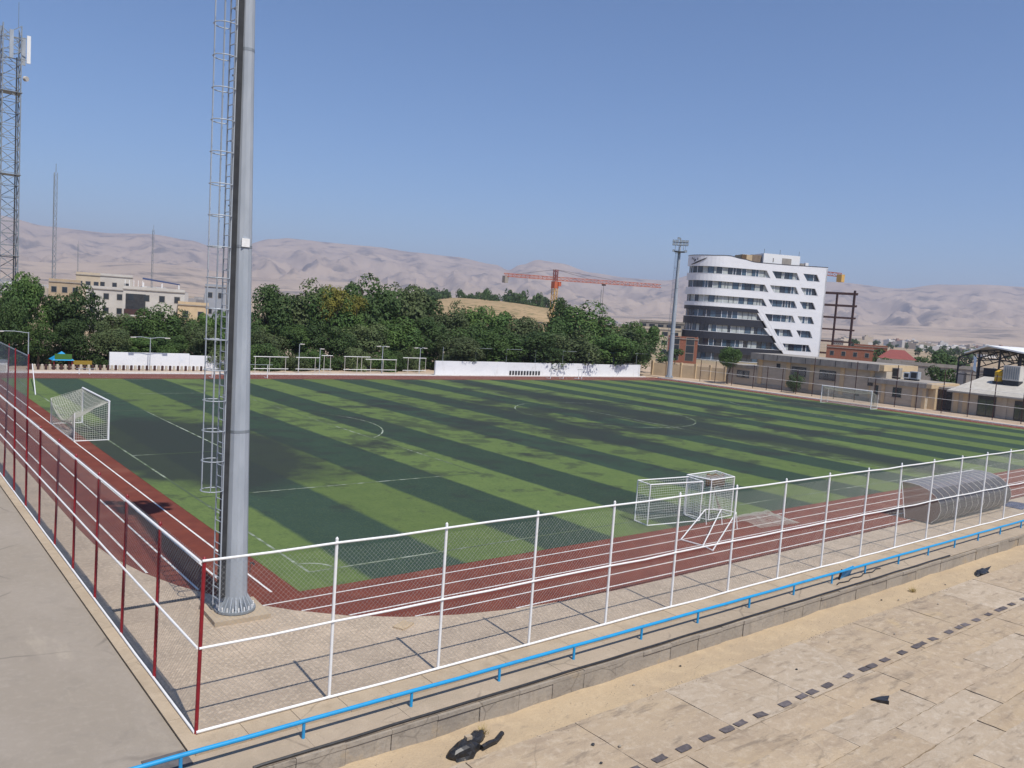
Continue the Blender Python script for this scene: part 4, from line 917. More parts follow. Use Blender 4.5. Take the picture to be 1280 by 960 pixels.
for y0_, y1_ in ((30.7,32.),(34.2,34.8)): wall_window(lb, 107.6, y0_, y1_, 1.2, 2.6)
for y in (33.4,28.8,27.4): MB().box(107.45,107.62,y-.25,y+.25,0,2.93).build('pilaster', M_OCHRE, lb)
MB().box(107.5,107.62,35.1,35.9,2.4,3.5).build('shutter_box', M_DARK, lb)
ps = thing('dark_passage', 'dark covered steel gateway between the entrance building and the pale roofed block', 'gate', (110,24.6,0))
MB().box(109,117,24.0,26.1,3.0,3.3).build('canopy', M_GREYC, ps); MB().box(110.5,110.6,23.9,26.1,0,3.0).build('gate_leaf', M_DARK, ps)
for y in (24.1,25.1,26.0): MB().box(109.1,109.2,y-.05,y+.05,0,3.).build('gate_post', M_RUST, ps)
rb_ = thing('pale_roofed_block', 'beige block with a pale sloping roof and a tall green glazed door', 'building', (112,14,0))
MB().box(108.2,119,2,23.8,0,3.1).build('wall', M_BEIGE, rb_)
MB().add([(107.2,1.6,2.95),(107.2,24.2,2.95),(114,22.2,5.1),(114,3.5,5.1),(120,24.2,2.95),(120,1.6,2.95),(107.2,1.6,3.1),(107.2,24.2,3.1),(114,22.2,5.25),(114,3.5,5.25),(120,24.2,3.1),(120,1.6,3.1)],[(6,9,8,7),(8,9,11,10),(7,8,10),(6,11,9),(0,1,4,5),(0,6,7,1),(5,11,6,0),(1,7,10,4),(4,10,11,5)]).build('roof', M_ROOFL, rb_)
MB().box(107.15,107.3,1.6,24.2,2.86,2.98).build('fascia', M_GREYC, rb_)
for y0_, y1_, z1_ in ((18.1,20.4,2.85),(14.3,15.8,2.6)):
    d = MB().box(108.12,108.22,y0_,y1_,.05,z1_).build('door', M_DARK, rb_); MB().box(108.08,108.11,y0_+.12,y1_-.12,.15,z1_-.5).build('pane', mat('green_glass',(.05,.065,.035),rough=.15,spec=.8), d)
    MB().box(108.05,108.08,(y0_+y1_)/2-.04,(y0_+y1_)/2+.04,.15,z1_-.5).build('mullion', M_DARK, d)
for y in (23.2,22,17,12.6,9): MB().box(108.06,108.22,y-.3,y+.3,0,2.94).build('pilaster', M_OCHRE if y > 20 else M_BEIGE, rb_)
def on_roof(px, py, X, Y=None): return at(px, py, X=X)
p = at(1249,474,X=112); tk = thing('water_tank', 'yellow ribbed water tank on the pale sloping roof', 'tank', (112,p.y,4.4))
MB().tube([(112,p.y,p.z-.3),(112,p.y,p.z+1.0)],.62,14).tube([(112,p.y,p.z+1.0),(112,p.y,p.z+1.3)],.62,14,.2).build('tank_body', M_YEL, tk, True); MB().tube([(112,p.y,p.z+.3),(112,p.y,p.z+.42)],.66,14).build('band', M_OCHRE, tk)
MB().box(111.4,112.6,p.y-.6,p.y+.6,p.z-.6,p.z-.3).build('stand', M_DARK, tk)
p = at(1266,475,X=112); ac = thing('air_cooler', 'pale slatted rooftop air cooler box beside the yellow tank', 'air cooler', (112,p.y,4.6))
MB().box(111.2,112.9,p.y-1.05,p.y+1.05,p.z-.1,p.z+1.95).build('casing', M_PALE, ac); MB().box(111.3,112.8,p.y-1,p.y+1,p.z-.7,p.z-.1).build('stand', M_DARK, ac)
for k in range(7): MB().box(111.14,111.2,p.y-.95+k*.28,p.y-.85+k*.28,p.z+.1,p.z+1.8).build('louvre', M_GALVD, ac)
for k, (px, py, w, h, m) in enumerate(((1112,474,.8,1.2,M_PALE),(1120,476,1.1,1.4,M_GREYC),(1134,478,.9,.9,M_WHITE),(1143,480,1.2,1.1,M_GALV))):
    p = at(px, py, X=110.5); t = thing('roof_unit', ['tall pale rooftop cooler','grey rooftop water tank','small white rooftop unit','squat metal rooftop cooler'][k]+' on the entrance building', 'roof unit', (110.5,p.y,3.75))
    MB().box(110,111,p.y-w/2,p.y+w/2,4.0,4.0+h).build('casing', m, t); MB().box(110.1,110.9,p.y-w/2+.1,p.y+w/2-.1,3.72,4.0).build('stand', M_DARK, t); MB().box(109.96,110,p.y-w*.35,p.y+w*.35,4.15,3.85+h).build('louvre', M_DARK, t)
# steel hall with white roof behind
hl = thing('steel_hall', 'big open dark steel truss hall with a white roof behind the pale roofed block', 'hall', (128,18,0))
A = at(1199,446,X=122); Bp = at(1238,434.5,X=122); ey0 = A.y; ZA = A.z; SLP = (Bp.z-A.z)/(A.y-Bp.y)
zr = lambda y: ZA+(min(ey0-y,ey0-Bp.y)*SLP)-max(0,(Bp.y-y))*SLP*.35
for X in (122,130,138):
    for k in range(8):
        y = ey0-k*2.9; zt = zr(y)
        MB().bar((X,y,0),(X,y,zt),.2).build('column', M_DARK, hl)
        if k < 7:
            y2 = y-2.9; zt2 = zr(y2); MB().bar((X,y,zt),(X,y2,zt2),.2).build('top_chord', M_DARK, hl); MB().bar((X,y,zt-1.5),(X,y2,zt2-1.5),.16).build('bottom_chord', M_DARK, hl)
            for q in range(3):
                u0, u1 = q/3, (q+1)/3; a_ = Vector((X,y,zt)).lerp(Vector((X,y2,zt2)),u0); b_ = Vector((X,y,zt-1.5)).lerp(Vector((X,y2,zt2-1.5)),u1); MB().bar(a_,b_,.1).build('web_brace', M_DARK, hl)
            MB().bar((X,y,3.2),(X,y2,3.2),.14).build('girt', M_DARK, hl); MB().bar((X,y,5.),(X,y2,5.),.12).build('girt', M_DARK, hl)
for k in range(7): y = ey0-k*2.9; MB().bar((122,y,zr(y)-.1),(138,y,zr(y)-.1),.16).build('purlin', M_DARK, hl)
ya, yb, yc = Bp.y+3.2, Bp.y, Bp.y-19
def roof_sheet(y0_, y1_):
    z0_, z1_ = zr(y0_)+.15, zr(y1_)+.15
    MB().add([(120.8,y0_,z0_),(142,y0_,z0_),(142,y1_,z1_),(120.8,y1_,z1_),(120.8,y0_,z0_+.2),(142,y0_,z0_+.2),(142,y1_,z1_+.2),(120.8,y1_,z1_+.2)],[(0,3,2,1),(4,5,6,7),(0,1,5,4),(1,2,6,5),(2,3,7,6),(3,0,4,7)]).build('roof_sheet', M_WHITE, hl)
roof_sheet(ya,yb); roof_sheet(yb-.01,yc)
MB().box(131,131.2,ey0-22,ey0-.3,0,ZA-1.6).build('dark_infill', mat('hall_interior_shade',(.05,.06,.075),(.09,.1,.12),rough=.6,scale=.5,stretch=(1,1,.2)), hl); MB().box(125,126,ey0+.2,ey0+1.2,1.5,5.2).build('side_panel', M_PALE, hl)  # dark sheet added for the shade inside the open hall
fl = thing('flag_pole', 'pale blue and white flag hanging from a thin pole above the pale roof', 'flag', (110,21.5,3))
p = at(1213,470,X=110); q = at(1217,444,X=110); MB().tube([(110,p.y,p.z-.6),(110,q.y,q.z)],.03,6).build('pole', M_GALVD, fl)
mb = MB()
for i in range(6):
    for j in range(3): mb.v.append((110+.08*math.sin(i+j),q.y-.04-.2*j-.05*i*.5,q.z-.1-.4*i-.1*j))
mb.f = [(i*3+j,i*3+j+3,i*3+j+4,i*3+j+1) for i in range(5) for j in range(2)]; mb.build('flag', M_FLAG, fl, True)
# stone boundary wall with ochre pillars between the mast and the annex
bw = thing('boundary_wall', 'tan stone boundary wall with ochre pillars behind the far mast', 'wall', (110,68,0))
a = Vector((104.5,76,0)); b = Vector((112.5,62.3,0)); 
for k in range(7):
    p = a.lerp(b,k/6); MB().box(p.x-.22,p.x+.22,p.y-.22,p.y+.22,0,2.7).build('pillar', M_OCHRE, bw)
    if k < 6: q = a.lerp(b,(k+1)/6); MB().bar(p+Vector((0,0,1.15)),q+Vector((0,0,1.15)),.22,2.3).build('wall_panel', M_SIGNB, bw)

# ------------------------------------------------------------------ generic far buildings
def building(label, px, D, w, d, h, face=None, wm=M_CREAM, cols=3, rows=2, z0=-.03, winh=1.15, winw=.95, parapet=.7, group=None, cat='building', name='flat_roofed_house', turn=0, extras=None):
    c = at(px, 400, D=D); az = math.atan2(c.x-CAM.x, c.y-CAM.y)
    t = thing(name, label, cat, (c.x,c.y,z0), -az+R_(turn), group)          # local -Y looks at the camera
    def part(nm, mb, m, par=None): return link(nm, mb.mesh(nm, m), par or t, local=True)
    part('wall', MB().box(-w/2,w/2,0,d,0,h), wm)
    rf_ = part('roof', MB().box(-w/2-.15,w/2+.15,-.15,d+.15,h,h+.18), M_GREYC)
    for x0_, x1_, y0_, y1_ in ((-w/2,w/2,0,.2),(-w/2,-w/2+.2,.2,d),(w/2-.2,w/2,.2,d)): part('parapet', MB().box(x0_,x1_,y0_,y1_,h+.18,h+parapet), wm, rf_)
    fh = h/max(rows,1)
    for r in range(rows):
        for q in range(cols):
            x = -w/2+w*(q+.5)/cols; z = fh*r+fh*.35
            wn = part('window', MB().box(x-winw/2-.08,x+winw/2+.08,-.04,.05,z-.08,z+winh+.08), M_GREYC); part('pane', MB().box(x-winw/2,x+winw/2,-.06,-.042,z,z+winh), M_GLASS, wn)
    if extras: extras(part, t, w, d, h)
    return t
def hz(py, px, D): return at(px, py, D=D).z
def balcony(part, t, w, d, h):
    b = part('balcony', MB().box(-w*.48,-w*.12,-1.2,-.02,h*.45,h*.48), M_PALE); part('railing', MB().box(-w*.48,-w*.12,-1.2,-1.15,h*.48,h*.6), M_RUST, b); part('recess_shade_plate', MB().box(-w*.46,-w*.14,-.05,-.02,h*.5,h*.92), M_DARK)  # flat dark plate on the wall paints the shade of a balcony recess
    aw = part('roof_awning', MB().add([(-w*.2,.5,h+2.2),(w*.42,.5,h+1.5),(w*.42,5,h+1.7),(-w*.2,5,h+2.5),(-w*.2,.5,h+2.3),(w*.42,.5,h+1.6),(w*.42,5,h+1.8),(-w*.2,5,h+2.6)],[(0,3,2,1),(4,5,6,7),(0,1,5,4),(1,2,6,5),(2,3,7,6),(3,0,4,7)]), M_BMAT)
    for x in (-w*.18,w*.12,w*.4): part('awning_post', MB().box(x-.1,x+.1,.5,.7,h,h+1.6), M_WHITE, aw)
    for k in range(5): part('roof_rail_post', MB().box(-w*.48+k*w*.07,-w*.48+k*w*.07+.1,.3,.4,h,h+1.9), M_WHITE)
building('two storey pale house with a dark balcony and a navy roof awning behind the trees', 192, 175, 11, 10, hz(364,192,175), wm=M_PALE, cols=4, rows=3, extras=balcony)
building('cream house with small windows beside the tall thin radio mast', 109, 215, 5, 7, hz(344,109,215), wm=M_CREAM, cols=3, rows=3)
building('pale grey house with rooftop plants left of the awning house', 142, 225, 8, 8, hz(346,142,225), wm=M_PALE, cols=3, rows=3)
building('pale two storey block in front of the cream house roofs', 132, 190, 7.5, 8, hz(362,132,190), wm=M_PALE, cols=3, rows=3)
building('ochre annex with a small shop window right of the awning house', 241, 170, 5.5, 8, hz(382,241,170), wm=M_OCHRE, cols=2, rows=2)
building('grey half hidden house behind the caged ladder of the mast', 268, 200, 4.5, 8, hz(359,268,200), wm=mat('blue_grey_render',(.34,.36,.4),(.3,.32,.35),scale=.5), cols=2, rows=3)
building('low brown house by the base of the lattice tower', 80, 200, 6, 7, hz(353,80,200), wm=M_SIGNB, cols=3, rows=3)
building('cream four storey block seen between the trees and the far mast', 826, 250, 12.5, 10, hz(412,826,250), wm=M_CREAM, cols=4, rows=3, winw=1.6)
building('unfinished dark concrete storey block behind the cream block', 832, 275, 17, 10, hz(404,832,275), wm=M_GREYC, cols=6, rows=4, winw=1.8)
building('unfinished red brick block right of the far mast', 856, 215, 7.5, 10, hz(424,856,215), wm=M_BRICK, cols=2, rows=3, winw=2.0, winh=1.8)
building('low red brick house under the steel skeleton', 1066, 245, 12, 9, hz(436,1066,245), wm=M_BRICK, cols=4, rows=2)
building('brown brick house right of the steel skeleton', 1092, 290, 10, 9, hz(434,1092,290), wm=M_BRICK, cols=3, rows=2)
def hip(part, t, w, d, h):
    part('hip_roof', MB().add([(-w/2-.5,-.5,h),(w/2+.5,-.5,h),(w/2+.5,d+.5,h),(-w/2-.5,d+.5,h),(-w*.2,d/2,h+2.6),(w*.2,d/2,h+2.6)],[(0,1,5,4),(1,2,5),(2,3,4,5),(3,0,4)]), M_REDR)
building('white house with a bright red hipped roof beyond the entrance building', 1126, 260, 9.5, 8, hz(449,1126,260), wm=M_WHITE, cols=3, rows=1, parapet=.2, extras=hip)
building('long low grey shed with plants on its roof behind the entrance building', 1175, 190, 22, 8, hz(459,1175,190), wm=M_GREYC, cols=5, rows=1)
for k, (px, top, D, hw) in enumerate(((1098,434,262,3.5),(1178,441,215,4),(1110,446,235,3),(1150,446,300,5),(1195,444,330,5),(1170,458,180,2.5),(1190,459,178,2.5),(845,436,205,3),(830,440,200,3),(1048,432,330,4))):
    p = at(px, top, D=D); tree((p.x,p.y,0), p.z, hw*2, 'dark green town tree among the low houses beyond the club buildings', 'town trees beyond the club buildings', crown=CLOW[k%2], clear=.1)
rr = random.Random(31)
CITY = 'small pale flat roofed house in the distant town below the mountains'
cm = [mat('town_%s' % n, c, rough=.9, rand=.2) for n, c in (('cream',(.5,.43,.34)),('white',(.58,.56,.53)),('grey',(.38,.36,.34)),('brick',(.36,.22,.16)))]
cmesh = {}
def town_house(px, D, h, w, d, cmi, label, group):
    c = at(px, 430, D=D); az = math.atan2(c.x-CAM.x, c.y-CAM.y)
    t = thing('town_house', label, 'house', (c.x,c.y,-.03), -az+R_(rr.uniform(-40,40)), group)
    key = cmi
    if key not in cmesh:
        win = MB()
        wmh = MB().box(-.5,.5,-.5,.5,0,1).mesh('wall', cm[cmi])
        wins = [MB().box(-.42+.2*q,-.42+.2*q+.1,-.506,-.49,.18+.33*r_,.18+.33*r_+.15).mesh('window', M_GLASS) for q in range(5) for r_ in range(2)]
        cmesh[key] = (wmh, wins, MB().box(-.3,0,-.2,.2,1,1.16).mesh('stair_tower', cm[cmi]))
    a, b, c_ = cmesh[key]
    o = link('wall', a, t, local=True); o.scale = (w,d,h)
    o = link('stair_tower', c_, t, local=True); o.scale = (w,d,h)
    for q, bb in enumerate(b):
        if D < 1100 and q % 2 == 0: o = link('window', bb, t, local=True); o.scale = (w,d,h)
for k in range(110):
    D = rr.uniform(750,2900); px = rr.uniform(1045,1330); h = rr.choice((5,6,7,8,9,10,12)); town_house(px, D, h, rr.uniform(9,16), rr.uniform(9,14), rr.choice((0,0,1,1,2,3)), CITY, 'houses of the distant town on the right')
for k in range(26):
    D = rr.uniform(500,1800); px = rr.uniform(700,870); town_house(px, D, rr.choice((6,8,9)), rr.uniform(9,15), rr.uniform(9,14), rr.choice((0,1,2,3)), 'small distant house seen past the trees toward the white office block', 'distant houses toward the white office block')
for k in range(24):
    D = rr.uniform(300,900); px = rr.uniform(-40,330); town_house(px, D, rr.choice((6,7,8,9)), rr.uniform(9,15), rr.uniform(9,14), rr.choice((0,1,1,2)), 'pale distant house showing over the trees below the left hills', 'distant houses below the left hills')
for k in range(60):
    px = rr.uniform(1060,1330); D = rr.uniform(380,1500); p = at(px, 440, D=D); h = rr.uniform(5,9)
    tree((p.x,p.y,0), h, rr.uniform(5,9), 'tiny dark tree between the houses of the distant town', 'trees in the distant town', crown=CLOW[k%2], clear=.1)

# ------------------------------------------------------------------ white office block
OA = Vector((181.5,123.75,0)); OT = Vector((.87968,-.47557,0)); ON = Vector((-.47557,-.87968,0))   # facade origin, along, outward normal
ob = thing('office_block', 'white clad seven storey office block with a rounded charcoal corner and slanted window bands', 'building', (OA.x+16*OT.x,OA.y+16*OT.y,0))
def path(u, off=0.):
    """point on the facade line at arc length u (rounded end for u<4), pushed out by off"""
    r = 8.
    if u >= 4: return OA+OT*u+ON*off
    th = (4-u)/r; c = OA+OT*4-ON*r
    d = ON*math.cos(th)-OT*math.sin(th); return c+d*(r+off)
def strip(u0, u1, z0, z1, off, depth, sl0=0., sl1=0., n=None, z1f=None):
    """solid band along the facade; sl = shift of the bottom edge against the top edge (slanted ends)"""
    mb = MB(); n = n or max(1, int((u1-u0)/1.2)) ; 
    for i in range(n+1):
        k = i/n; ut = u0+(u1-u0)*k; ub = u0+sl0+(u1+sl1-u0-sl0)*k; zt = z1f(ut) if z1f else z1
        for u, z in ((ub,z0),(ut,zt)):
            p = path(u,off); q = path(u,off-depth); mb.v += [(p.x,p.y,z),(q.x,q.y,z)]
    for i in range(n):
        a = 4*i; b = a+4; mb.f += [(a,b,b+2,a+2),(a+1,a+3,b+3,b+1),(a+2,b+2,b+3,a+3),(a,a+1,b+1,b)]
    mb.f += [(0,2,3,1),(4*n,4*n+1,4*n+3,4*n+2)]
    return mb
U0, UE = -9., 36.7
SILL = [25.2,21.05,16.9,12.6,8.4,4.25,.1]; WH = 2.1
core = MB(); n = 30; pts = [path(U0+(UE-.4-U0)*i/n,-1.1) for i in range(n+1)]; back = [p-ON*(12-i*0) for i, p in enumerate((pts[-1],pts[8],pts[0]))]
poly = [(p.x,p.y) for p in pts]+[((pts[-1]-ON*13).x,(pts[-1]-ON*13).y),((pts[10]-ON*15).x,(pts[10]-ON*15).y)]
core.prism(poly[::-1],0,29.0); core.build('core', M_CHAR, ob)
sidew = MB(); a = path(UE,.0); b = path(UE,-13.6); a2 = path(UE-.45,0); b2 = path(UE-.45,-13.6); sidew.prism([(a.x,a.y),(b.x,b.y),(b2.x,b2.y),(a2.x,a2.y)],0,29.3); sidew.build('side_wall', M_CLAD, ob)
def rooft(u):
    t = [(-12,30.4),(0,30.4),(5,30.6),(9.3,30.0),(13.6,29.35),(22,29.35),(36.8,29.6)]
    return prof(t, u)
# top fascia, with rising parapet over the rounded corner
strip(U0,UE,27.3,30,0,.5,n=40,z1f=rooft).build('parapet_band', M_CLAD, ob, False)
strip(U0,UE,30,30.1,-.05,.5,n=40,z1f=lambda u: rooft(u)+.18).build('parapet_coping', M_CHAR, ob) if False else None
cop = MB(); n = 40
for i in range(n+1):
    u = U0+(UE-U0)*i/n; z = rooft(u)
    for off in (.06,-.62):
        p = path(u,off); cop.v += [(p.x,p.y,z+.004),(p.x,p.y,z+.16)]
for i in range(n): a = 4*i; b = a+4; cop.f += [(a,b,b+1,a+1),(a+1,b+1,b+3,a+3),(a+2,a+3,b+3,b+2)]
cop.build('coping', M_CHAR, ob)
END = {0:(17.2,1.4),1:(17.0,1.4),2:(16.9,1.4),3:(15.5,1.6),4:(18.0,2.1),5:(21.7,2.2),6:(25,2.2)}      # where the left window band ends (top edge), slant
WIN = {0:[(18.9,26.9),(28.9,33.4)],1:[(18.6,27.),(28.5,33.2)],2:[(18.5,26.9),(28.6,33.)],3:[(17.6,26.8),(28.4,33.)],4:[(21.1,26.5),(28.4,32.9)],5:[(24.4,32.9)],6:[(27,33)]}
rw = random.Random(8)
for f_, s in enumerate(SILL):
    z0_, z1_ = s, s+WH; nxt = SILL[f_+1]+WH if f_ < 6 else 0.
    dark = f_ >= 3; ue, sl = END[f_]
    # spandrel band below this row of windows
    if f_ < 6:
        if f_ < 2: strip(U0,UE,nxt,z0_,0,.5).build('spandrel_band', M_CLAD, ob)
        else:
            cut = {2:15.2,3:16.6+.0,4:20.,5:23.4}[f_]; slb = {2:1.1,3:1.6,4:1.6,5:1.6}[f_]
            if f_ == 2:
                strip(U0,UE,z0_-1.1,z0_,0,.5).build('spandrel_band', M_CLAD, ob)
                strip(U0,cut,nxt,z0_-1.11,-.02,.45,0,.8).build('dark_band', M_CHAR, ob); strip(cut+.25,UE,nxt,z0_-1.11,0,.5,.8,0).build('spandrel_band', M_CLAD, ob)
            else:
                strip(U0,cut,nxt,z0_,-.02,.45,0,slb).build('dark_band', M_CHAR, ob); strip(cut+.9,UE,nxt,z0_,0,.5,slb,0).build('spandrel_band', M_CLAD, ob)
    # glazing: panes and mullions recessed behind the bands
    u = U0
    while u < UE-1.2:
        w = rw.choice((.9,1.2,1.5,1.8)); e = min(u+w, UE-.6)
        m = rw.choice((M_GLASS,M_GLASSB,M_CURT,M_GLASS,M_GLASSB,M_CURT,M_CURT)) if 0 < u < 17 else rw.choice((M_GLASSB,M_GLASS,M_GLASSB,M_GLASS,M_CURT))
        pn = strip(u+.05,e-.05,z0_-.05,z1_+.05,-.62,.06,n=1).build('window', m, ob)
        strip(e-.06,e+.06,z0_-.05,z1_+.05,-.55,.12,n=1).build('mullion', M_CHAR if rw.random() < .6 else M_CLAD, ob); u = e
    # slanted white piers between the openings
    segs = WIN[f_]; pr = ue; psl = sl
    for a_, b_ in segs+[(UE,UE)]:
        if a_-pr > .05: strip(pr,a_ if a_ < UE else UE,z0_,z1_,.0,.5,psl,(1.5 if a_ < UE else 0),n=2).build('slanted_pier', M_CLAD, ob)
        pr = b_; psl = 1.15
    strip(U0,ue,z0_,z0_+.1,.03,.4,0,sl*.0+sl,n=30).build('sill', M_CLAD, ob)
    for a_, b_ in segs: strip(a_+1.4,b_+1.1,z0_,z0_+.1,.03,.4,n=4).build('sill', M_CLAD, ob)
strip(15.3,16.1,4.25,15.75,.05,.3,8.8,8.8,n=1).build('diagonal_fin', M_CLAD, ob)
strip(16.55,17.0,4.25,15.75,.04,.3,8.8,8.8,n=1).build('diagonal_fin', M_CLAD, ob)
# rooftop volumes
def roofbox(u0,u1,d0,d1,z0,z1,m,nm):
    q = [path(u0,-d0),path(u1,-d0),path(u1,-d1),path(u0,-d1)]; return MB().prism([(p.x,p.y) for p in q][::-1],z0,z1).build(nm, m, ob)
roofbox(17.6,29.4,3.5,11,28.9,32.6,M_WHITE,'penthouse'); roofbox(23.6,26.6,3.44,3.5,29.8,31.6,M_GREYC,'penthouse_window'); roofbox(20.6,20.9,3.45,3.5,30.2,31.4,M_GREYC,'penthouse_vent')
roofbox(11.0,14.2,4,9,28.9,31.8,M_OCHRE,'lift_room'); roofbox(14.3,17.5,4.5,10,28.9,32.,mat('brown_block',(.2,.15,.11),(.26,.2,.15),scale=1),'plant_room')
roofbox(10.6,12.2,3.6,3.95,28.9,31.7,M_BROWN,'lift_room_side'); roofbox(29.9,31.2,4,6,28.9,30.6,M_GREYC,'cooling_unit'); roofbox(31.6,32.6,4,5,28.9,30.9,M_WHITE,'cooling_unit')
for u in (17.9,23,29.2): p = path(u,-4); MB().tube([(p.x,p.y,32.5),(p.x,p.y,34)],.05,5).build('aerial', M_DARK, ob)
# sign on the rounded corner: a rising swoosh with small lettering above it
sg = MB()
for i in range(9):
    k = i/8; u = -6.6+5.2*k; z = 27.75+1.9*k**1.3; w = .1+.14*math.sin(math.pi*k)
    p = path(u,.1); sg.v += [(p.x,p.y,z-w),(p.x,p.y,z+w)]
sg.f = [(2*i,2*i+2,2*i+3,2*i+1) for i in range(8)]; sg.build('sign_swoosh', M_CHAR, ob)
for u, z in ((-6.6,29.5),(-5.9,29.35),(-5.2,29.0),(-5.6,28.8),(-4.4,29.35)): p = path(u,.08); q = path(u+.28,.08); MB().add([(p.x,p.y,z-.3),(q.x,q.y,z-.3),(q.x,q.y,z+.3),(p.x,p.y,z+.3)],[(0,1,2,3)]).build('sign_letter', M_CHAR, ob)

# steel skeleton under construction
sk = thing('steel_skeleton', 'dark steel frame of an unfinished building right of the white office block', 'building frame', (225,112,0))
D = 285; ctr_ = at(1046,400,D=D); az = math.atan2(ctr_.x-CAM.x,ctr_.y-CAM.y); ex = Vector((math.cos(az),-math.sin(az),0)); ey = Vector((math.sin(az),math.cos(az),0)); top = at(1046,366,D=D).z
for i, x in enumerate((-9.,-5.4,-.6,4.6)):
    for y in (0,6):
        c = Vector((ctr_.x,ctr_.y,0))+ex*x+ey*y; MB().bar(c,c+Vector((0,0,top+(1 if i == 3 else 0))),.5).build('column', M_RUST, sk)
nl = 6
for l in range(1,nl+1):
    z = top*l/nl
    for y in (0,6): c = Vector((ctr_.x,ctr_.y,z))+ey*y; MB().bar(c-ex*9.3,c+ex*(5.6 if l > 1 else 4.7),.3,.5).build('beam', M_RUST, sk)
    for x in (-9,-5.4,-.6,4.6): c = Vector((ctr_.x,ctr_.y,z-.1))+ex*x; MB().bar(c,c+ey*6,.25,.4).build('cross_beam', M_RUST, sk)

# ------------------------------------------------------------------ cranes and masts
def lattice(mb, a, b, w, step, r=.07, tri=False):
    a, b = Vector(a), Vector(b); d = (b-a); L = d.length; d.normalize()
    u = Vector((0,0,1)) if abs(d.z) < .9 else Vector((1,0,0)); s = d.cross(u).normalized(); u = s.cross(d)
    cs = [s*-w/2-u*w/2, s*w/2-u*w/2, u*w/2] if tri else [s*-w/2-u*w/2, s*w/2-u*w/2, s*w/2+u*w/2, s*-w/2+u*w/2]
    for c in cs: mb.bar(a+c, b+c, r*1.5)
    n = max(1,int(L/step)); m = len(cs)
    for i in range(n):
        p = a+d*L*i/n; q = a+d*L*(i+1)/n
        for k in range(m):
            c0, c1 = cs[k], cs[(k+1)%m]; mb.bar(p+c0, q+c1, r) if i % 2 else mb.bar(p+c1, q+c0, r); mb.bar(p+c0, p+c1, r*.8)
    return mb
def crane(label, pm, pb, ptip, pcw, D):
    m = at(pm[0], pm[1], D=D); t = thing('tower_crane', label, 'crane', (m.x,m.y,0))
    tip = at(*ptip, D=D*1.02); cw = at(*pcw, D=D*.99); zj = (tip.z+cw.z)/2; base = Vector((m.x,m.y,0)); J = Vector((m.x,m.y,zj))
    lattice(MB(), base, base+Vector((0,0,zj-4)), 1.7, 1.9, .16).build('tower', M_CRANEY, t); MB().box(m.x-1.1,m.x+1.1,m.y-1.1,m.y+1.1,zj-4,zj-1.2).build('slewing_unit', M_CRANE, t)
    lattice(MB(), Vector((m.x,m.y,zj-1)), Vector((m.x,m.y,m.z)), 1.3, 1.4, .16).build('cat_head', M_REDR, t)
    dj = (Vector((tip.x,tip.y,zj))-J); dc = (Vector((cw.x,cw.y,zj))-J)
    lattice(MB(), J, J+dj, 1.35, 1.6, .13, True).build('jib', M_CRANE, t); lattice(MB(), J, J+dc, 1.2, 1.7, .13).build('counter_jib', M_CRANE, t)
    cwp = J+dc*.97; MB().box(cwp.x-.9,cwp.x+.9,cwp.y-.9,cwp.y+.9,zj-3.2,zj-.4).build('counterweight', M_GREYC, t)
    for k in (.45,.85): MB().bar((m.x,m.y,m.z),J+dj*k*.75+Vector((0,0,.6)),.1).build('tie_bar', M_RUST, t)
    MB().bar((m.x,m.y,m.z),J+dc*.8+Vector((0,0,.5)),.1).build('tie_bar', M_RUST, t)
    cab = J+dj.normalized()*1.6; MB().box(cab.x-.7,cab.x+.7,cab.y-.7,cab.y+.7,zj-3.,zj-1.2).build('cab', M_CRANE, t)
    h = J+dj*.46; MB().box(h.x-.6,h.x+.6,h.y-.6,h.y+.6,zj-1.5,zj-.9).build('trolley', M_RUST, t); MB().bar((h.x,h.y,zj-1),(h.x,h.y,zj-12),.1).build('hoist_rope', M_DARK, t); MB().box(h.x-.35,h.x+.35,h.y-.35,h.y+.35,zj-13,zj-12).build('hook_block', M_RUST, t)
crane('orange tower crane with a long jib rising behind the trees on the tan hill side', (695,337), None, (826,357), (630,344), 340)
t = thing('tower_crane', 'counter jib of a second tower crane showing behind the white office block', 'crane', (232,150,0))
a = at(990,337,D=330); b = at(1052,344,D=330); lattice(MB(), a, b, 1.3, 1.6, .13).build('counter_jib', M_CRANE, t); MB().box(b.x-1.6,b.x+.6,b.y-1,b.y+1,b.z-2.6,b.z+.2).build('counterweight', M_CRANEY, t)
lattice(MB(), (a.x,a.y,0), (a.x,a.y,a.z), 1.7, 2, .16).build('tower', M_CRANEY, t)
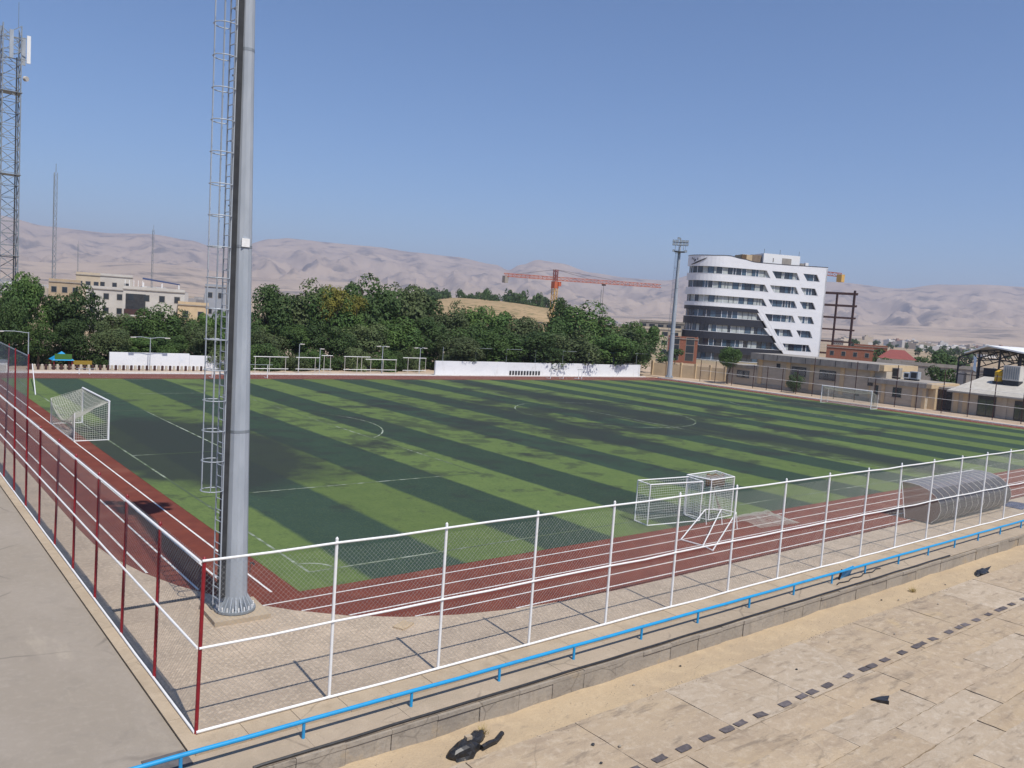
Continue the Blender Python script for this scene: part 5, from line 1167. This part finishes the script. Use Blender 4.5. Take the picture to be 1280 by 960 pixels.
# cell tower
D = 128; c = at(10,300,D=D); ctop = at(12,32,D=D).z; ct = thing('cell_tower', 'tall lattice cell tower with white antenna panels at its top', 'tower', (c.x,c.y,0))
lattice(MB(), (c.x,c.y,0), (c.x,c.y,ctop), 2.05, 1.55, .085).build('lattice', M_GALVD, ct)
MB().bar((c.x+.55,c.y-.9,2),(c.x+.55,c.y-.9,ctop-4),.34,.12).build('cable_ladder', M_DARK, ct)
for dx, dy in ((1.9,-.6),(1.55,.9),(-1.9,-.5),(-.2,-1.9),(-1.4,1.3)):
    MB().box(c.x+dx-.22,c.x+dx+.22,c.y+dy-.1,c.y+dy+.1,ctop-4.4,ctop-.9).build('antenna_panel', M_WHITE if dx > 1.8 or dx < -1.8 else M_GALV, ct)
    for z in (ctop-4,ctop-1.3): MB().bar((c.x,c.y,z),(c.x+dx*.95,c.y+dy*.95,z),.08).build('bracket', M_GALVD, ct)
for z in (ctop-6.4,): MB().tube([(c.x+1.5,c.y-.5,z),(c.x+1.75,c.y-.8,z)],.32,12).build('dish', M_PALE, ct)
MB().tube([(c.x+.8,c.y,ctop),(c.x+.8,c.y,ctop+3.2)],.03,5).build('lightning_rod', M_GALVD, ct)
for z in (ctop*.3,ctop*.55,ctop*.8): MB().box(c.x-1.2,c.x+1.2,c.y-1.2,c.y+1.2,z,z+.08).build('rest_platform', M_GALVD, ct)
def radio_mast(px, top, D, w, label, st):
    c = at(px, top, D=D); t = thing('radio_mast', label, 'mast', (c.x,c.y,0)); lattice(MB(), (c.x,c.y,0), (c.x,c.y,c.z), w, st, w*.09, True).build('lattice', M_GALVD, t)
    MB().tube([(c.x,c.y,c.z),(c.x,c.y,c.z+w*3)],w*.1,5).build('tip_aerial', M_GALVD, t)
radio_mast(70,216,420,1.3,'tall slender grey radio mast above the left trees',2.2)
radio_mast(192,287,300,.5,'thin red and white radio mast beside the roof awning',1.2)
radio_mast(98,305,330,.35,'shortest thin radio mast above the cream house',1.2)
radio_mast(752,362,420,.4,'thin distant mast behind the crane jib',1.2)

# ------------------------------------------------------------------ haze
hzm = bpy.data.materials.new('haze_air'); hzm.use_nodes = True; N = hzm.node_tree.nodes; N.remove(N['Principled BSDF'])
pv = N.new('ShaderNodeVolumePrincipled'); pv.inputs['Color'].default_value = (.77, .8, 1, 1); pv.inputs['Density'].default_value = 1.55e-4; pv.inputs['Anisotropy'].default_value = .1
hzm.node_tree.links.new(pv.outputs[0], N['Material Output'].inputs['Volume'])
hb = MB().box(-27500,27500,-27500,27500,-8,640).build('haze', hzm); tag(hb, kind='stuff')
